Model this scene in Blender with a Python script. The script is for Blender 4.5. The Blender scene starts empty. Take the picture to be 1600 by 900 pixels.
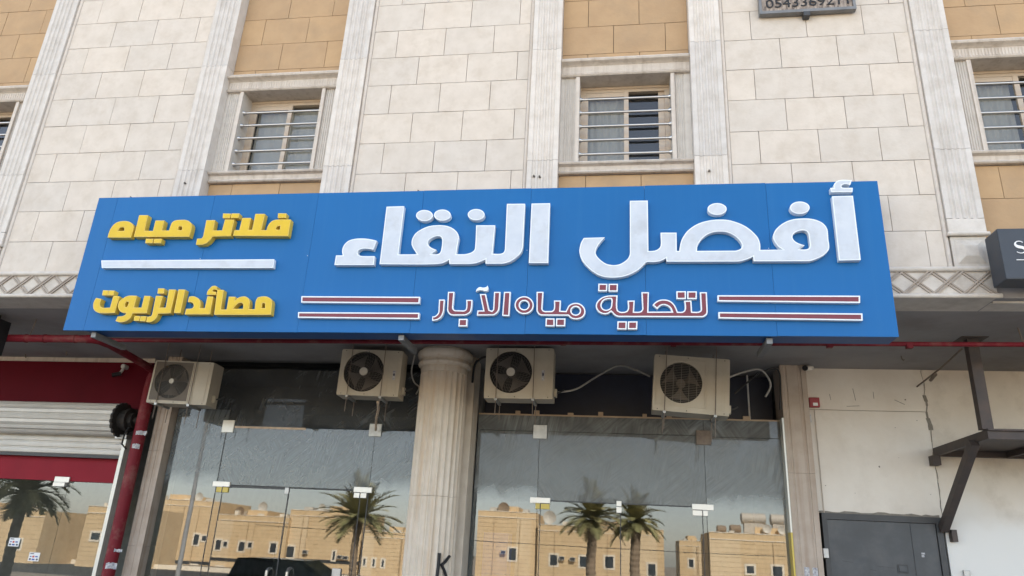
import bpy, bmesh, math, random
from mathutils import Vector, Matrix
from mathutils.geometry import tessellate_polygon
R = math.radians
random.seed(7)
S = bpy.context.scene
COL = S.collection

# ---------------------------------------------------------------- camera
CAM_Z = 1.6
FPX = 1130.38
yaw, pit, rol = R(9.05475), R(20.0194), R(3.0371)
_f = Vector((-math.sin(yaw) * math.cos(pit), math.cos(yaw) * math.cos(pit), math.sin(pit)))
_u0 = Vector((math.sin(yaw) * math.sin(pit), -math.cos(yaw) * math.sin(pit), math.cos(pit)))
_r0 = Vector((math.cos(yaw), math.sin(yaw), 0))
_r = math.cos(rol) * _r0 + math.sin(rol) * _u0
_u = -math.sin(rol) * _r0 + math.cos(rol) * _u0
cam = bpy.data.cameras.new('camera')
camo = bpy.data.objects.new('camera', cam)
COL.objects.link(camo)
camo.matrix_world = Matrix(((_r.x, _u.x, -_f.x, 0), (_r.y, _u.y, -_f.y, 0), (_r.z, _u.z, -_f.z, CAM_Z), (0, 0, 0, 1)))
cam.sensor_width = 36.0
cam.lens = FPX / 1600 * 36
cam.clip_start = 0.05
cam.clip_end = 3000
S.camera = camo

def at(px, py, Y):
    """photo pixel (1600x900) -> point on the vertical plane at depth Y"""
    v = (px - 800) * _r - (py - 450) * _u + FPX * _f
    k = Y / v.y
    return Vector((v.x * k, Y, CAM_Z + v.z * k))

# ---------------------------------------------------------------- world, sun, exposure
SUN_EL, SUN_AZ = 38.0, 25.0          # sun stands behind the building, a little to the right
w = bpy.data.worlds.new("World")
S.world = w
w.use_nodes = True
nt = w.node_tree
nt.nodes.clear()
sky = nt.nodes.new('ShaderNodeTexSky')
sky.sky_type = 'NISHITA'
sky.sun_disc = False
sky.sun_elevation = R(SUN_EL)
sky.sun_rotation = R(SUN_AZ)
sky.air_density = 1.0
sky.dust_density = 0.7
sky.ozone_density = 1.0
hs = nt.nodes.new('ShaderNodeHueSaturation')
hs.inputs['Saturation'].default_value = 0.56
bg = nt.nodes.new('ShaderNodeBackground')
bg.inputs[1].default_value = 0.105
out = nt.nodes.new('ShaderNodeOutputWorld')
nt.links.new(sky.outputs[0], hs.inputs['Color'])
nt.links.new(hs.outputs[0], bg.inputs[0])
nt.links.new(bg.outputs[0], out.inputs[0])
sl = bpy.data.lights.new('sun', 'SUN')
sl.energy = 5.0
sl.angle = R(0.5)
sl.color = (1.0, 0.93, 0.82)
so = bpy.data.objects.new('sun', sl)
COL.objects.link(so)
sd = Vector((math.sin(R(SUN_AZ)) * math.cos(R(SUN_EL)), math.cos(R(SUN_AZ)) * math.cos(R(SUN_EL)), math.sin(R(SUN_EL))))
so.rotation_euler = sd.to_track_quat('Z', 'Y').to_euler()
S.view_settings.view_transform = 'Standard'
S.view_settings.look = 'None'
S.view_settings.exposure = 2.42
S.view_settings.gamma = 1.0
S.cycles.use_denoising = True
S.cycles.max_bounces = 8
S.cycles.diffuse_bounces = 4
S.cycles.glossy_bounces = 4
S.cycles.transparent_max_bounces = 12
S.cycles.caustics_reflective = False
S.cycles.caustics_refractive = False

# ---------------------------------------------------------------- helpers
ORIG = {}

class MB:
    def __init__(self):
        self.v, self.f, self.t = [], [], []
        self.cur = 0.5
    def face(self, idx):
        self.f.append(tuple(idx)); self.t.append(self.cur)
    def quad(self, a, b, c, d):
        n = len(self.v); self.v += [Vector(a), Vector(b), Vector(c), Vector(d)]
        self.face((n, n + 1, n + 2, n + 3))
    def box(self, x0, x1, y0, y1, z0, z1):
        n = len(self.v)
        for x in (x0, x1):
            for y in (y0, y1):
                for z in (z0, z1):
                    self.v.append(Vector((x, y, z)))
        for q in ((0, 1, 3, 2), (4, 6, 7, 5), (0, 4, 5, 1), (2, 3, 7, 6), (0, 2, 6, 4), (1, 5, 7, 3)):
            self.face([n + k for k in q])
    def bbox(self, x0, x1, y0, y1, z0, z1, b):
        """box with chamfered edges"""
        bm = bmesh.new()
        bmesh.ops.create_cube(bm, size=1)
        bmesh.ops.scale(bm, vec=(x1 - x0, y1 - y0, z1 - z0), verts=bm.verts)
        bmesh.ops.translate(bm, vec=((x0 + x1) / 2, (y0 + y1) / 2, (z0 + z1) / 2), verts=bm.verts)
        bmesh.ops.bevel(bm, geom=list(bm.edges), offset=b, segments=2, profile=0.6, affect='EDGES')
        n = len(self.v)
        bm.verts.index_update()
        self.v += [v.co.copy() for v in bm.verts]
        for f in bm.faces:
            self.face([n + v.index for v in f.verts])
        bm.free()
    def tube(self, pts, r, seg=8, caps=True):
        pts = [Vector(p) for p in pts]
        rr = r if isinstance(r, (list, tuple)) else [r] * len(pts)
        n0 = len(self.v)
        prev = None
        for i, p in enumerate(pts):
            t = (pts[min(i + 1, len(pts) - 1)] - pts[max(i - 1, 0)]).normalized()
            if prev is None:
                a = t.orthogonal().normalized()
            else:
                a = (prev - t * prev.dot(t)).normalized()
            prev = a
            b = t.cross(a)
            for k in range(seg):
                g = 2 * math.pi * k / seg
                self.v.append(p + (a * math.cos(g) + b * math.sin(g)) * rr[i])
        for i in range(len(pts) - 1):
            for k in range(seg):
                self.face((n0 + i * seg + k, n0 + i * seg + (k + 1) % seg, n0 + (i + 1) * seg + (k + 1) % seg, n0 + (i + 1) * seg + k))
        if caps:
            self.face([n0 + k for k in range(seg)][::-1])
            self.face([n0 + (len(pts) - 1) * seg + k for k in range(seg)])
    def bar(self, a, b, w, h, up=(0, 0, 1)):
        """rectangular bar from a to b, w across, h along up"""
        a, b = Vector(a), Vector(b)
        t = (b - a).normalized()
        s = t.cross(Vector(up)).normalized() * (w / 2)
        uu = s.cross(t).normalized() * (h / 2)
        n = len(self.v)
        for p in (a, b):
            self.v += [p - s - uu, p + s - uu, p + s + uu, p - s + uu]
        for q in ((0, 3, 2, 1), (4, 5, 6, 7), (0, 1, 5, 4), (1, 2, 6, 5), (2, 3, 7, 6), (3, 0, 4, 7)):
            self.face([n + k for k in q])
    def prism_x(self, prof, x0, x1):
        """profile of (y,z) swept along x"""
        n = len(self.v); m = len(prof)
        for x in (x0, x1):
            self.v += [Vector((x, y, z)) for y, z in prof]
        for k in range(m):
            self.face((n + k, n + (k + 1) % m, n + m + (k + 1) % m, n + m + k))
        self.face([n + k for k in range(m)][::-1]); self.face([n + m + k for k in range(m)])
    def prism_z(self, prof, z0, z1):
        """profile of (x,y) swept along z"""
        n = len(self.v); m = len(prof)
        for z in (z0, z1):
            self.v += [Vector((x, y, z)) for x, y in prof]
        for k in range(m):
            self.face((n + k, n + (k + 1) % m, n + m + (k + 1) % m, n + m + k))
        self.face([n + k for k in range(m)][::-1]); self.face([n + m + k for k in range(m)])
    def lathe(self, prof, cx, cy, seg=32):
        """profile of (r,z) turned round a vertical axis"""
        n = len(self.v)
        for r, z in prof:
            for k in range(seg):
                g = 2 * math.pi * k / seg
                self.v.append(Vector((cx + r * math.cos(g), cy + r * math.sin(g), z)))
        for i in range(len(prof) - 1):
            for k in range(seg):
                self.face((n + i * seg + k, n + i * seg + (k + 1) % seg, n + (i + 1) * seg + (k + 1) % seg, n + (i + 1) * seg + k))
        self.face([n + k for k in range(seg)][::-1])
        self.face([n + (len(prof) - 1) * seg + k for k in range(seg)])
    def poly(self, loops, depth, to3):
        """2D loops (first outer, rest holes) -> plate; to3(x, y, k) maps to 3D, k = 0 front, depth back"""
        ls = [[Vector((p[0], p[1], 0)) for p in l] for l in loops]
        tri = tessellate_polygon(ls)
        flat = [p for l in ls for p in l]
        n = len(self.v); m = len(flat)
        self.v += [to3(p.x, p.y, 0.0) for p in flat]
        self.v += [to3(p.x, p.y, depth) for p in flat]
        for t in tri:
            self.face([n + i for i in t]); self.face([n + m + i for i in reversed(t)])
        o = 0
        for l in ls:
            c = len(l)
            for k in range(c):
                a, b = o + k, o + (k + 1) % c
                self.face((n + a, n + b, n + m + b, n + m + a))
            o += c
    def build(self, name, m, parent=None, smooth=False, local=False, fixn=True):
        me = bpy.data.meshes.new(name)
        off = Vector((0, 0, 0)) if (local or parent is None) else ORIG.get(parent.name, Vector((0, 0, 0)))
        me.from_pydata([tuple(v - off) for v in self.v], [], self.f)
        a = me.attributes.new('tint', 'FLOAT', 'FACE')
        a.data.foreach_set('value', self.t)
        me.materials.append(m)
        if fixn:
            bm = bmesh.new(); bm.from_mesh(me)
            bmesh.ops.recalc_face_normals(bm, faces=bm.faces)
            bm.to_mesh(me); bm.free()
        if smooth:
            me.polygons.foreach_set('use_smooth', [True] * len(me.polygons))
            try:
                me.set_sharp_from_angle(angle=R(40))
            except Exception:
                pass
        o = bpy.data.objects.new(name, me)
        COL.objects.link(o)
        if parent is not None:
            o.parent = parent
        ORIG[o.name] = off
        return o

def tag(o, label=None, cat=None, group=None, kind=None):
    if label: o['label'] = label
    if cat: o['category'] = cat
    if group: o['group'] = group
    if kind: o['kind'] = kind
    return o

def thing(name, loc, label, cat, group=None, rot=None):
    o = bpy.data.objects.new(name, None)
    o.empty_display_size = 0.2
    COL.objects.link(o)
    o.location = loc
    if rot: o.rotation_euler = rot
    ORIG[o.name] = Vector(loc)
    return tag(o, label, cat, group)

def kids(o):
    return [c for c in bpy.data.objects if c.parent == o]

def dup(o, parent=None):
    c = o.copy(); COL.objects.link(c)
    if parent is not None: c.parent = parent
    for ch in kids(o): dup(ch, c)
    return c

# ---------------------------------------------------------------- materials
def new_mat(name):
    m = bpy.data.materials.new(name); m.use_nodes = True
    n = m.node_tree.nodes; n.clear()
    o = n.new('ShaderNodeOutputMaterial')
    p = n.new('ShaderNodeBsdfPrincipled')
    m.node_tree.links.new(p.outputs[0], o.inputs[0])
    return m, m.node_tree, p, o

def mat(name, c, rough=0.6, var=0.12, scale=6.0, c2=None, bump=0.0, bscale=60.0, metal=0.0, spec=0.5, streak=0.0, streakc=(0.2, 0.17, 0.13), tint=0.0, tc=None, tc2=None, stretch=(1, 1, 1), dirt=0.0, dirtc=(0.12, 0.1, 0.08), dscale=1.2):
    """painted / stone / metal surface: two-colour noise, per-block tint, rain streaks, dirt blotches, bump"""
    m, t, p, o = new_mat(name)
    N, L = t.nodes.new, t.links.new
    co = N('ShaderNodeTexCoord')
    mp = N('ShaderNodeMapping'); mp.inputs['Scale'].default_value = stretch
    L(co.outputs['Object'], mp.inputs[0])
    no = N('ShaderNodeTexNoise'); no.inputs['Scale'].default_value = scale; no.inputs['Detail'].default_value = 8; no.inputs['Roughness'].default_value = 0.6
    L(mp.outputs[0], no.inputs['Vector'])
    c2 = c2 or tuple(x * (1 - var * 2.2) for x in c)
    rp = N('ShaderNodeValToRGB')
    rp.color_ramp.elements[0].position = 0.32; rp.color_ramp.elements[0].color = (*c2, 1)
    rp.color_ramp.elements[1].position = 0.62; rp.color_ramp.elements[1].color = (*c, 1)
    L(no.outputs[0], rp.inputs[0])
    col = rp.outputs[0]
    if tint:
        at_ = N('ShaderNodeAttribute'); at_.attribute_name = 'tint'
        r2 = N('ShaderNodeValToRGB')
        r2.color_ramp.elements[0].color = (*(tc or (0.7, 0.7, 0.72)), 1)
        r2.color_ramp.elements[1].color = (*(tc2 or (1.0, 1.0, 1.0)), 1)
        L(at_.outputs['Fac'], r2.inputs[0])
        mx = N('ShaderNodeMix'); mx.data_type = 'RGBA'; mx.blend_type = 'MULTIPLY'; mx.inputs[0].default_value = tint
        L(col, mx.inputs[6]); L(r2.outputs[0], mx.inputs[7]); col = mx.outputs[2]
    if streak:
        mp2 = N('ShaderNodeMapping'); mp2.inputs['Scale'].default_value = (14, 14, 0.5)
        L(co.outputs['Object'], mp2.inputs[0])
        n2 = N('ShaderNodeTexNoise'); n2.inputs['Scale'].default_value = 1.0; n2.inputs['Detail'].default_value = 5
        L(mp2.outputs[0], n2.inputs['Vector'])
        r3 = N('ShaderNodeMapRange'); r3.inputs[1].default_value = 0.5; r3.inputs[2].default_value = 0.75; r3.inputs[3].default_value = 0; r3.inputs[4].default_value = streak
        L(n2.outputs[0], r3.inputs[0])
        mx = N('ShaderNodeMix'); mx.data_type = 'RGBA'
        L(r3.outputs[0], mx.inputs[0]); L(col, mx.inputs[6]); mx.inputs[7].default_value = (*streakc, 1); col = mx.outputs[2]
    if dirt:
        n4 = N('ShaderNodeTexNoise'); n4.inputs['Scale'].default_value = dscale; n4.inputs['Detail'].default_value = 9; n4.inputs['Roughness'].default_value = 0.65
        L(co.outputs['Object'], n4.inputs['Vector'])
        r4 = N('ShaderNodeMapRange'); r4.inputs[1].default_value = 0.5; r4.inputs[2].default_value = 0.72; r4.inputs[3].default_value = 0; r4.inputs[4].default_value = dirt
        L(n4.outputs[0], r4.inputs[0])
        mx = N('ShaderNodeMix'); mx.data_type = 'RGBA'
        L(r4.outputs[0], mx.inputs[0]); L(col, mx.inputs[6]); mx.inputs[7].default_value = (*dirtc, 1); col = mx.outputs[2]
    L(col, p.inputs['Base Color'])
    p.inputs['Roughness'].default_value = rough
    p.inputs['Metallic'].default_value = metal
    p.inputs['Specular IOR Level'].default_value = spec
    if bump:
        n3 = N('ShaderNodeTexNoise'); n3.inputs['Scale'].default_value = bscale; n3.inputs['Detail'].default_value = 6
        L(co.outputs['Object'], n3.inputs['Vector'])
        bp = N('ShaderNodeBump'); bp.inputs['Strength'].default_value = bump; bp.inputs['Distance'].default_value = 0.01
        L(n3.outputs[0], bp.inputs['Height']); L(bp.outputs[0], p.inputs['Normal'])
    return m

def glass_mat(name, ior=1.9, tint=(0.75, 0.8, 0.8), rough=0.0, wave=0.0004, wash=None):
    """clear pane: see-through mixed with a mirror by Fresnel; wash = (albedo, z0, z1, amount) whitewash smeared over the pane with a rag"""
    m, t, p, o = new_mat(name)
    N, L = t.nodes.new, t.links.new
    t.nodes.remove(p)
    def math_(op, a, b=None, c=None):
        n = N('ShaderNodeMath'); n.operation = op
        for i, v in enumerate((a, b, c)):
            if v is None: continue
            if isinstance(v, (int, float)): n.inputs[i].default_value = v
            else: L(v, n.inputs[i])
        return n.outputs[0]
    tr = N('ShaderNodeBsdfTransparent'); tr.inputs[0].default_value = (*tint, 1)
    gl = N('ShaderNodeBsdfGlossy'); gl.inputs['Roughness'].default_value = rough
    fr = N('ShaderNodeFresnel'); fr.inputs[0].default_value = ior
    ge = N('ShaderNodeNewGeometry')
    fac = math_('MULTIPLY', fr.outputs[0], math_('SUBTRACT', 1.0, ge.outputs['Backfacing']))
    mx = N('ShaderNodeMixShader')
    co = N('ShaderNodeTexCoord')
    if wave:
        n0 = N('ShaderNodeTexNoise'); n0.inputs['Scale'].default_value = 1.1; n0.inputs['Detail'].default_value = 1
        L(co.outputs['Object'], n0.inputs['Vector'])
        b = N('ShaderNodeBump'); b.inputs['Strength'].default_value = 1.0; b.inputs['Distance'].default_value = wave
        L(n0.outputs[0], b.inputs['Height']); L(b.outputs[0], gl.inputs['Normal'])
    L(fac, mx.inputs[0]); L(tr.outputs[0], mx.inputs[1]); L(gl.outputs[0], mx.inputs[2])
    final = mx.outputs[0]
    if wash:
        alb, z0, z1, amt = wash
        sx = N('ShaderNodeSeparateXYZ'); L(co.outputs['Object'], sx.inputs[0])
        def noise(scale, detail=5, vec=None, dist=0.0):
            n = N('ShaderNodeTexNoise'); n.inputs['Scale'].default_value = scale; n.inputs['Detail'].default_value = detail; n.inputs['Distortion'].default_value = dist
            L(vec or co.outputs['Object'], n.inputs['Vector']); return n.outputs[0]
        def strokes(ang, off):
            mp = N('ShaderNodeMapping'); mp.inputs['Rotation'].default_value = (0, R(ang), 0); mp.inputs['Location'].default_value = (off, 0, off)
            L(co.outputs['Object'], mp.inputs[0])
            m2 = N('ShaderNodeMapping'); m2.inputs['Scale'].default_value = (2.2, 1, 30)
            L(mp.outputs[0], m2.inputs[0])
            n = N('ShaderNodeTexNoise'); n.inputs['Scale'].default_value = 1.0; n.inputs['Detail'].default_value = 3; n.inputs['Distortion'].default_value = 0.5
            L(m2.outputs[0], n.inputs['Vector']); return n.outputs[0]
        sel = noise(1.7, 2)
        s1 = N('ShaderNodeMapRange'); s1.inputs[1].default_value = .44; s1.inputs[2].default_value = .50; L(sel, s1.inputs[0])
        s2 = N('ShaderNodeMapRange'); s2.inputs[1].default_value = .54; s2.inputs[2].default_value = .60; L(sel, s2.inputs[0])
        mA = N('ShaderNodeMix'); L(s1.outputs[0], mA.inputs[0]); L(strokes(78, 0), mA.inputs[2]); L(strokes(38, 3.1), mA.inputs[3])
        mB = N('ShaderNodeMix'); L(s2.outputs[0], mB.inputs[0]); L(mA.outputs[0], mB.inputs[2]); L(strokes(-55, 6.7), mB.inputs[3])
        st = N('ShaderNodeMapRange'); st.inputs[1].default_value = .35; st.inputs[2].default_value = .68; L(mB.outputs[0], st.inputs[0])
        nb = noise(2.2, 8, dist=0.6)
        cl = N('ShaderNodeMapRange'); cl.inputs[1].default_value = .32; cl.inputs[2].default_value = .7; L(nb, cl.inputs[0])
        zz = math_('ADD', sx.outputs[2], math_('MULTIPLY_ADD', nb, 0.34, -0.17))
        lo = N('ShaderNodeMapRange'); lo.inputs[1].default_value = z0 - 0.10; lo.inputs[2].default_value = z0 + 0.14; L(zz, lo.inputs[0])
        zh = math_('ADD', sx.outputs[2], math_('MULTIPLY_ADD', nb, 0.06, -0.03))
        hi = N('ShaderNodeMapRange'); hi.inputs[1].default_value = z1 + 0.01; hi.inputs[2].default_value = z1 - 0.01; L(zh, hi.inputs[0])
        area_ = math_('MULTIPLY', lo.outputs[0], hi.outputs[0])
        cov = math_('MULTIPLY_ADD', cl.outputs[0], 0.22, 0.66)
        cov = math_('ADD', cov, math_('MULTIPLY', st.outputs[0], 0.14))
        k = math_('MULTIPLY_ADD', math_('MULTIPLY', area_, cov), amt, 0.025)
        df = N('ShaderNodeBsdfDiffuse')
        cm = N('ShaderNodeMix'); cm.data_type = 'RGBA'
        L(math_('MULTIPLY', st.outputs[0], cl.outputs[0]), cm.inputs[0]); cm.inputs[6].default_value = (*[x * 0.80 for x in alb], 1); cm.inputs[7].default_value = (alb[0] * 1.55, alb[1] * 1.65, alb[2] * 1.75, 1)
        L(cm.outputs[2], df.inputs[0])
        ms = N('ShaderNodeMixShader'); L(k, ms.inputs[0]); L(final, ms.inputs[1]); L(df.outputs[0], ms.inputs[2])
        final = ms.outputs[0]
    L(final, o.inputs[0])
    return m

M = {}
M['white_stone'] = mat('white_limestone', (0.62, 0.56, 0.49), 0.75, scale=5, c2=(0.56, 0.50, 0.43), bump=0.12, bscale=45, tint=1.0, tc=(0.955, 0.955, 0.96), tc2=(1.02, 1.0, 0.98), dirt=0.36, dirtc=(0.44, 0.365, 0.28), dscale=6.5)
M['tan_stone'] = mat('tan_limestone', (0.455, 0.305, 0.168), 0.8, scale=4, c2=(0.41, 0.27, 0.147), bump=0.2, bscale=30, tint=1.0, tc=(0.93, 0.93, 0.95), tc2=(1.03, 1.02, 1.0), dirt=0.4, dirtc=(0.30, 0.22, 0.14), dscale=2.6)
M['pilaster'] = mat('pilaster_marble', (0.66, 0.62, 0.565), 0.6, scale=7, c2=(0.57, 0.525, 0.465), bump=0.1, bscale=60, streak=0.10, streakc=(0.46, 0.40, 0.33), tint=1.0, tc=(0.9, 0.9, 0.92), tc2=(1.03, 1.01, 1.0), dirt=0.25, dirtc=(0.34, 0.29, 0.23), dscale=5)
M['joint'] = mat('dark_joint', (0.14, 0.12, 0.10), 0.9)
M['trim_stone'] = mat('trim_stone', (0.60, 0.54, 0.475), 0.7, scale=9, c2=(0.52, 0.46, 0.40), bump=0.12, streak=0.5, streakc=(0.27, 0.21, 0.155))
M['side_stone'] = mat('side_panel_stone', (0.58, 0.54, 0.49), 0.7, scale=9, c2=(0.51, 0.47, 0.42), bump=0.1, streak=0.3, streakc=(0.30, 0.26, 0.22))
M['frieze'] = mat('frieze_stone', (0.60, 0.55, 0.49), 0.7, scale=8, c2=(0.52, 0.47, 0.41), bump=0.12, dirt=0.4, dirtc=(0.22, 0.17, 0.125), dscale=3)
M['lattice'] = mat('lattice_shadow_stone', (0.40, 0.34, 0.285), 0.7, scale=9, c2=(0.33, 0.275, 0.225), dirt=0.5, dirtc=(0.2, 0.155, 0.12))  # brown shadow lines of the crossed bands put into a darker colour
M['groove'] = mat('groove_shadow_stone', (0.26, 0.215, 0.175), 0.8)
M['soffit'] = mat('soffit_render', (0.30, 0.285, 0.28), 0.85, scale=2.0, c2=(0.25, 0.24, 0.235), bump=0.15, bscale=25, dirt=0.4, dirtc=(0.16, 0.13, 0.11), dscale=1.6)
M['plaster'] = mat('cream_plaster', (0.74, 0.695, 0.63), 0.85, scale=1.4, c2=(0.66, 0.605, 0.535), bump=0.12, bscale=18, dirt=0.22, dirtc=(0.40, 0.34, 0.27), dscale=2.4)
M['plaster_painted'] = mat('cream_plaster_with_white_paint', (0.69, 0.635, 0.56), 0.85, scale=1.4, c2=(0.62, 0.565, 0.49), bump=0.12, bscale=18, dirt=0.45, dirtc=(0.36, 0.31, 0.25), dscale=1.8)
def paint_low(m, z, soft, c):
    t = m.node_tree; N, L = t.nodes.new, t.links.new
    p = next(n for n in t.nodes if n.type == 'BSDF_PRINCIPLED'); src = p.inputs['Base Color'].links[0].from_socket
    co = N('ShaderNodeTexCoord'); sx = N('ShaderNodeSeparateXYZ'); L(co.outputs['Object'], sx.inputs[0])
    no = N('ShaderNodeTexNoise'); no.inputs['Scale'].default_value = 0.9; no.inputs['Detail'].default_value = 6; L(co.outputs['Object'], no.inputs['Vector'])
    a = N('ShaderNodeMath'); a.operation = 'MULTIPLY_ADD'; a.inputs[1].default_value = 1.6; L(no.outputs[0], a.inputs[0]); L(sx.outputs[2], a.inputs[2])
    r = N('ShaderNodeMapRange'); r.inputs[1].default_value = z + 0.8 + soft; r.inputs[2].default_value = z + 0.8 - soft; L(a.outputs[0], r.inputs[0])
    mx = N('ShaderNodeMix'); mx.data_type = 'RGBA'; L(r.outputs[0], mx.inputs[0]); L(src, mx.inputs[6]); mx.inputs[7].default_value = (*c, 1); L(mx.outputs[2], p.inputs['Base Color'])
paint_low(M['plaster_painted'], 2.35, 0.25, (0.72, 0.71, 0.68))
M['whitepaint'] = mat('white_wall_paint', (0.68, 0.655, 0.61), 0.8, scale=1.6, c2=(0.58, 0.55, 0.5), bump=0.15, bscale=16, dirt=0.45, dirtc=(0.40, 0.36, 0.31), dscale=2.0)
M['cement'] = mat('bare_cement', (0.24, 0.22, 0.19), 0.9, scale=20, bump=0.3)
M['render'] = mat('rear_render', (0.5, 0.44, 0.36), 0.85)
M['red_board'] = mat('red_fascia', (0.105, 0.002, 0.010), 0.55, scale=2, var=0.06, spec=0.08)
M['red_band'] = mat('red_head_band', (0.26, 0.012, 0.026), 0.5, scale=2, var=0.06, spec=0.12, dirt=0.10, dirtc=(0.2, 0.05, 0.05))
M['red_paint'] = mat('red_pipe_paint', (0.17, 0.011, 0.02), 0.55, spec=0.2, scale=5, c2=(0.15, 0.013, 0.02), dirt=0.5, dirtc=(0.30, 0.17, 0.14), dscale=4)
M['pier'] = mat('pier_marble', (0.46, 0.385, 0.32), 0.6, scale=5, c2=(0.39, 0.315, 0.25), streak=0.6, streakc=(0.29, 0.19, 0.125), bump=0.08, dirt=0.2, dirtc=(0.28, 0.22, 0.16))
M['column'] = mat('column_marble', (0.68, 0.605, 0.51), 0.6, scale=5, c2=(0.61, 0.53, 0.43), streak=0.6, streakc=(0.50, 0.35, 0.21), bump=0.08, dirt=0.2, dirtc=(0.34, 0.26, 0.18), dscale=3)
M['blue'] = mat('blue_panel', (0.0075, 0.124, 0.35), 0.42, scale=0.7, c2=(0.007, 0.117, 0.33), spec=0.22, streak=0.16, streakc=(0.03, 0.155, 0.36), tint=1.0, tc=(0.94, 0.95, 0.96), tc2=(1.02, 1.02, 1.03))
M['blue_edge'] = mat('blue_underside', (0.012, 0.07, 0.22), 0.5, var=0.05)
M['seam'] = mat('panel_seam', (0.01, 0.035, 0.12), 0.7)
M['rim'] = mat('letter_rim_white', (0.76, 0.80, 0.82), 0.3, var=0.02)
M['acrylic'] = mat('white_acrylic', (0.56, 0.595, 0.645), 0.4, scale=7, c2=(0.50, 0.54, 0.60), dirt=0.6, dirtc=(0.41, 0.425, 0.445), dscale=5)
M['maroon'] = mat('maroon_acrylic', (0.175, 0.016, 0.03), 0.4, scale=6, var=0.05)
M['yellow'] = mat('yellow_acrylic', (0.68, 0.46, 0.02), 0.4, scale=6, c2=(0.63, 0.42, 0.018), spec=0.3)
M['yellow_rim'] = mat('yellow_rim', (0.72, 0.50, 0.06), 0.35, var=0.04)
M['ac'] = mat('ac_paint', (0.50, 0.45, 0.36), 0.5, scale=3, c2=(0.43, 0.38, 0.295), streak=0.25, streakc=(0.42, 0.34, 0.24), dirt=0.2, dirtc=(0.36, 0.29, 0.2))
M['acdark'] = mat('ac_cavity', (0.03, 0.027, 0.025), 0.8)
M['fan'] = mat('fan_plastic', (0.12, 0.105, 0.09), 0.5)
M['fan_light'] = mat('fan_dusty', (0.135, 0.11, 0.085), 0.6)
M['grille'] = mat('grille_wire', (0.11, 0.10, 0.09), 0.5)
M['grille_mid'] = mat('grille_wire_dusty', (0.19, 0.17, 0.14), 0.5)
M['hub'] = mat('hub_cap', (0.62, 0.58, 0.5), 0.5)
M['steel'] = mat('galvanised', (0.42, 0.42, 0.41), 0.4, metal=0.7, scale=12, dirt=0.3)
M['bracket'] = mat('bracket_alu', (0.21, 0.21, 0.21), 0.5, metal=0.3)
M['stainless'] = mat('stainless_bar', (0.50, 0.485, 0.465), 0.32, metal=1.0, var=0.03)
M['chrome'] = mat('brushed_fitting', (0.62, 0.61, 0.57), 0.35, metal=0.4, var=0.03)
M['rod'] = mat('rusty_rod', (0.20, 0.16, 0.13), 0.6, metal=0.4, scale=20)
M['rust'] = mat('rusty_steel', (0.062, 0.052, 0.05), 0.6, metal=0.3, scale=6, c2=(0.085, 0.065, 0.057), dirt=0.3, dirtc=(0.12, 0.08, 0.06), dscale=5)
M['alu_bronze'] = mat('beige_aluminium', (0.58, 0.47, 0.36), 0.4, metal=0.2, var=0.05)
M['alu_white'] = mat('bright_aluminium', (0.66, 0.655, 0.60), 0.35, metal=0.2, var=0.04)
M['alu_yellow_reflection'] = mat('yellow_reflection', (0.62, 0.47, 0.08), 0.35, var=0.05)  # yellow reflection on pale metal, put into the colour
M['shutter'] = mat('shutter_slat', (0.64, 0.615, 0.57), 0.45, scale=3, var=0.05, metal=0.1, streak=0.12, streakc=(0.5, 0.46, 0.42), dirt=0.12, dirtc=(0.3, 0.26, 0.22))
M['grease'] = mat('greasy_iron', (0.03, 0.025, 0.022), 0.7, metal=0.3, scale=14, bump=0.4)
M['greydoor'] = mat('grey_steel_door', (0.068, 0.073, 0.08), 0.5, scale=2.2, var=0.14, dirt=0.4, dirtc=(0.12, 0.115, 0.11), dscale=2.2, streak=0.2, streakc=(0.045, 0.045, 0.045))
M['darkframe'] = mat('dark_frame', (0.045, 0.047, 0.05), 0.5)
M['grey_sign'] = mat('charcoal_sign', (0.034, 0.041, 0.053), 0.45, var=0.05)
M['white_paint'] = mat('white_letter', (0.8, 0.8, 0.8), 0.5, var=0.03)
M['black'] = mat('black_paint', (0.012, 0.012, 0.014), 0.6)
M['black_gloss'] = mat('black_car_paint', (0.012, 0.013, 0.016), 0.15)
M['cable_w'] = mat('white_cable', (0.36, 0.345, 0.32), 0.6, scale=12)
M['cable_b'] = mat('black_cable', (0.02, 0.02, 0.02), 0.6)
M['cam_white'] = mat('camera_white', (0.7, 0.68, 0.65), 0.4)
M['alarm'] = mat('alarm_red', (0.33, 0.02, 0.03), 0.4)
M['wood'] = mat('pale_wood', (0.45, 0.33, 0.22), 0.7, stretch=(1, 1, 8))
M['tape'] = mat('masking_tape', (0.62, 0.48, 0.36), 0.8, scale=12)
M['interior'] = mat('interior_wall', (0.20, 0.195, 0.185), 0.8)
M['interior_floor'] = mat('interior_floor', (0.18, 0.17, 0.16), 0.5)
M['navy'] = mat('navy_board_and_void', (0.012, 0.016, 0.035), 0.5)
M['curtain'] = mat('window_curtain', (0.62, 0.585, 0.53), 0.8, stretch=(3, 3, 1.5), scale=1.2, c2=(0.53, 0.50, 0.45))
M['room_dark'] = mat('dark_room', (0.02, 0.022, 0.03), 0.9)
M['plate'] = mat('weathered_plate', (0.36, 0.30, 0.25), 0.7, scale=14, c2=(0.07, 0.05, 0.04), stretch=(2.2, 1, 0.8))
M['sticker'] = mat('sticker_paper', (0.55, 0.55, 0.55), 0.6, scale=40, c2=(0.2, 0.2, 0.26))
M['card_blue'] = mat('card_blue', (0.03, 0.08, 0.35), 0.5)
M['card_red'] = mat('card_red', (0.5, 0.03, 0.04), 0.5)
M['card_dark'] = mat('card_dark', (0.05, 0.05, 0.08), 0.5)
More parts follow.
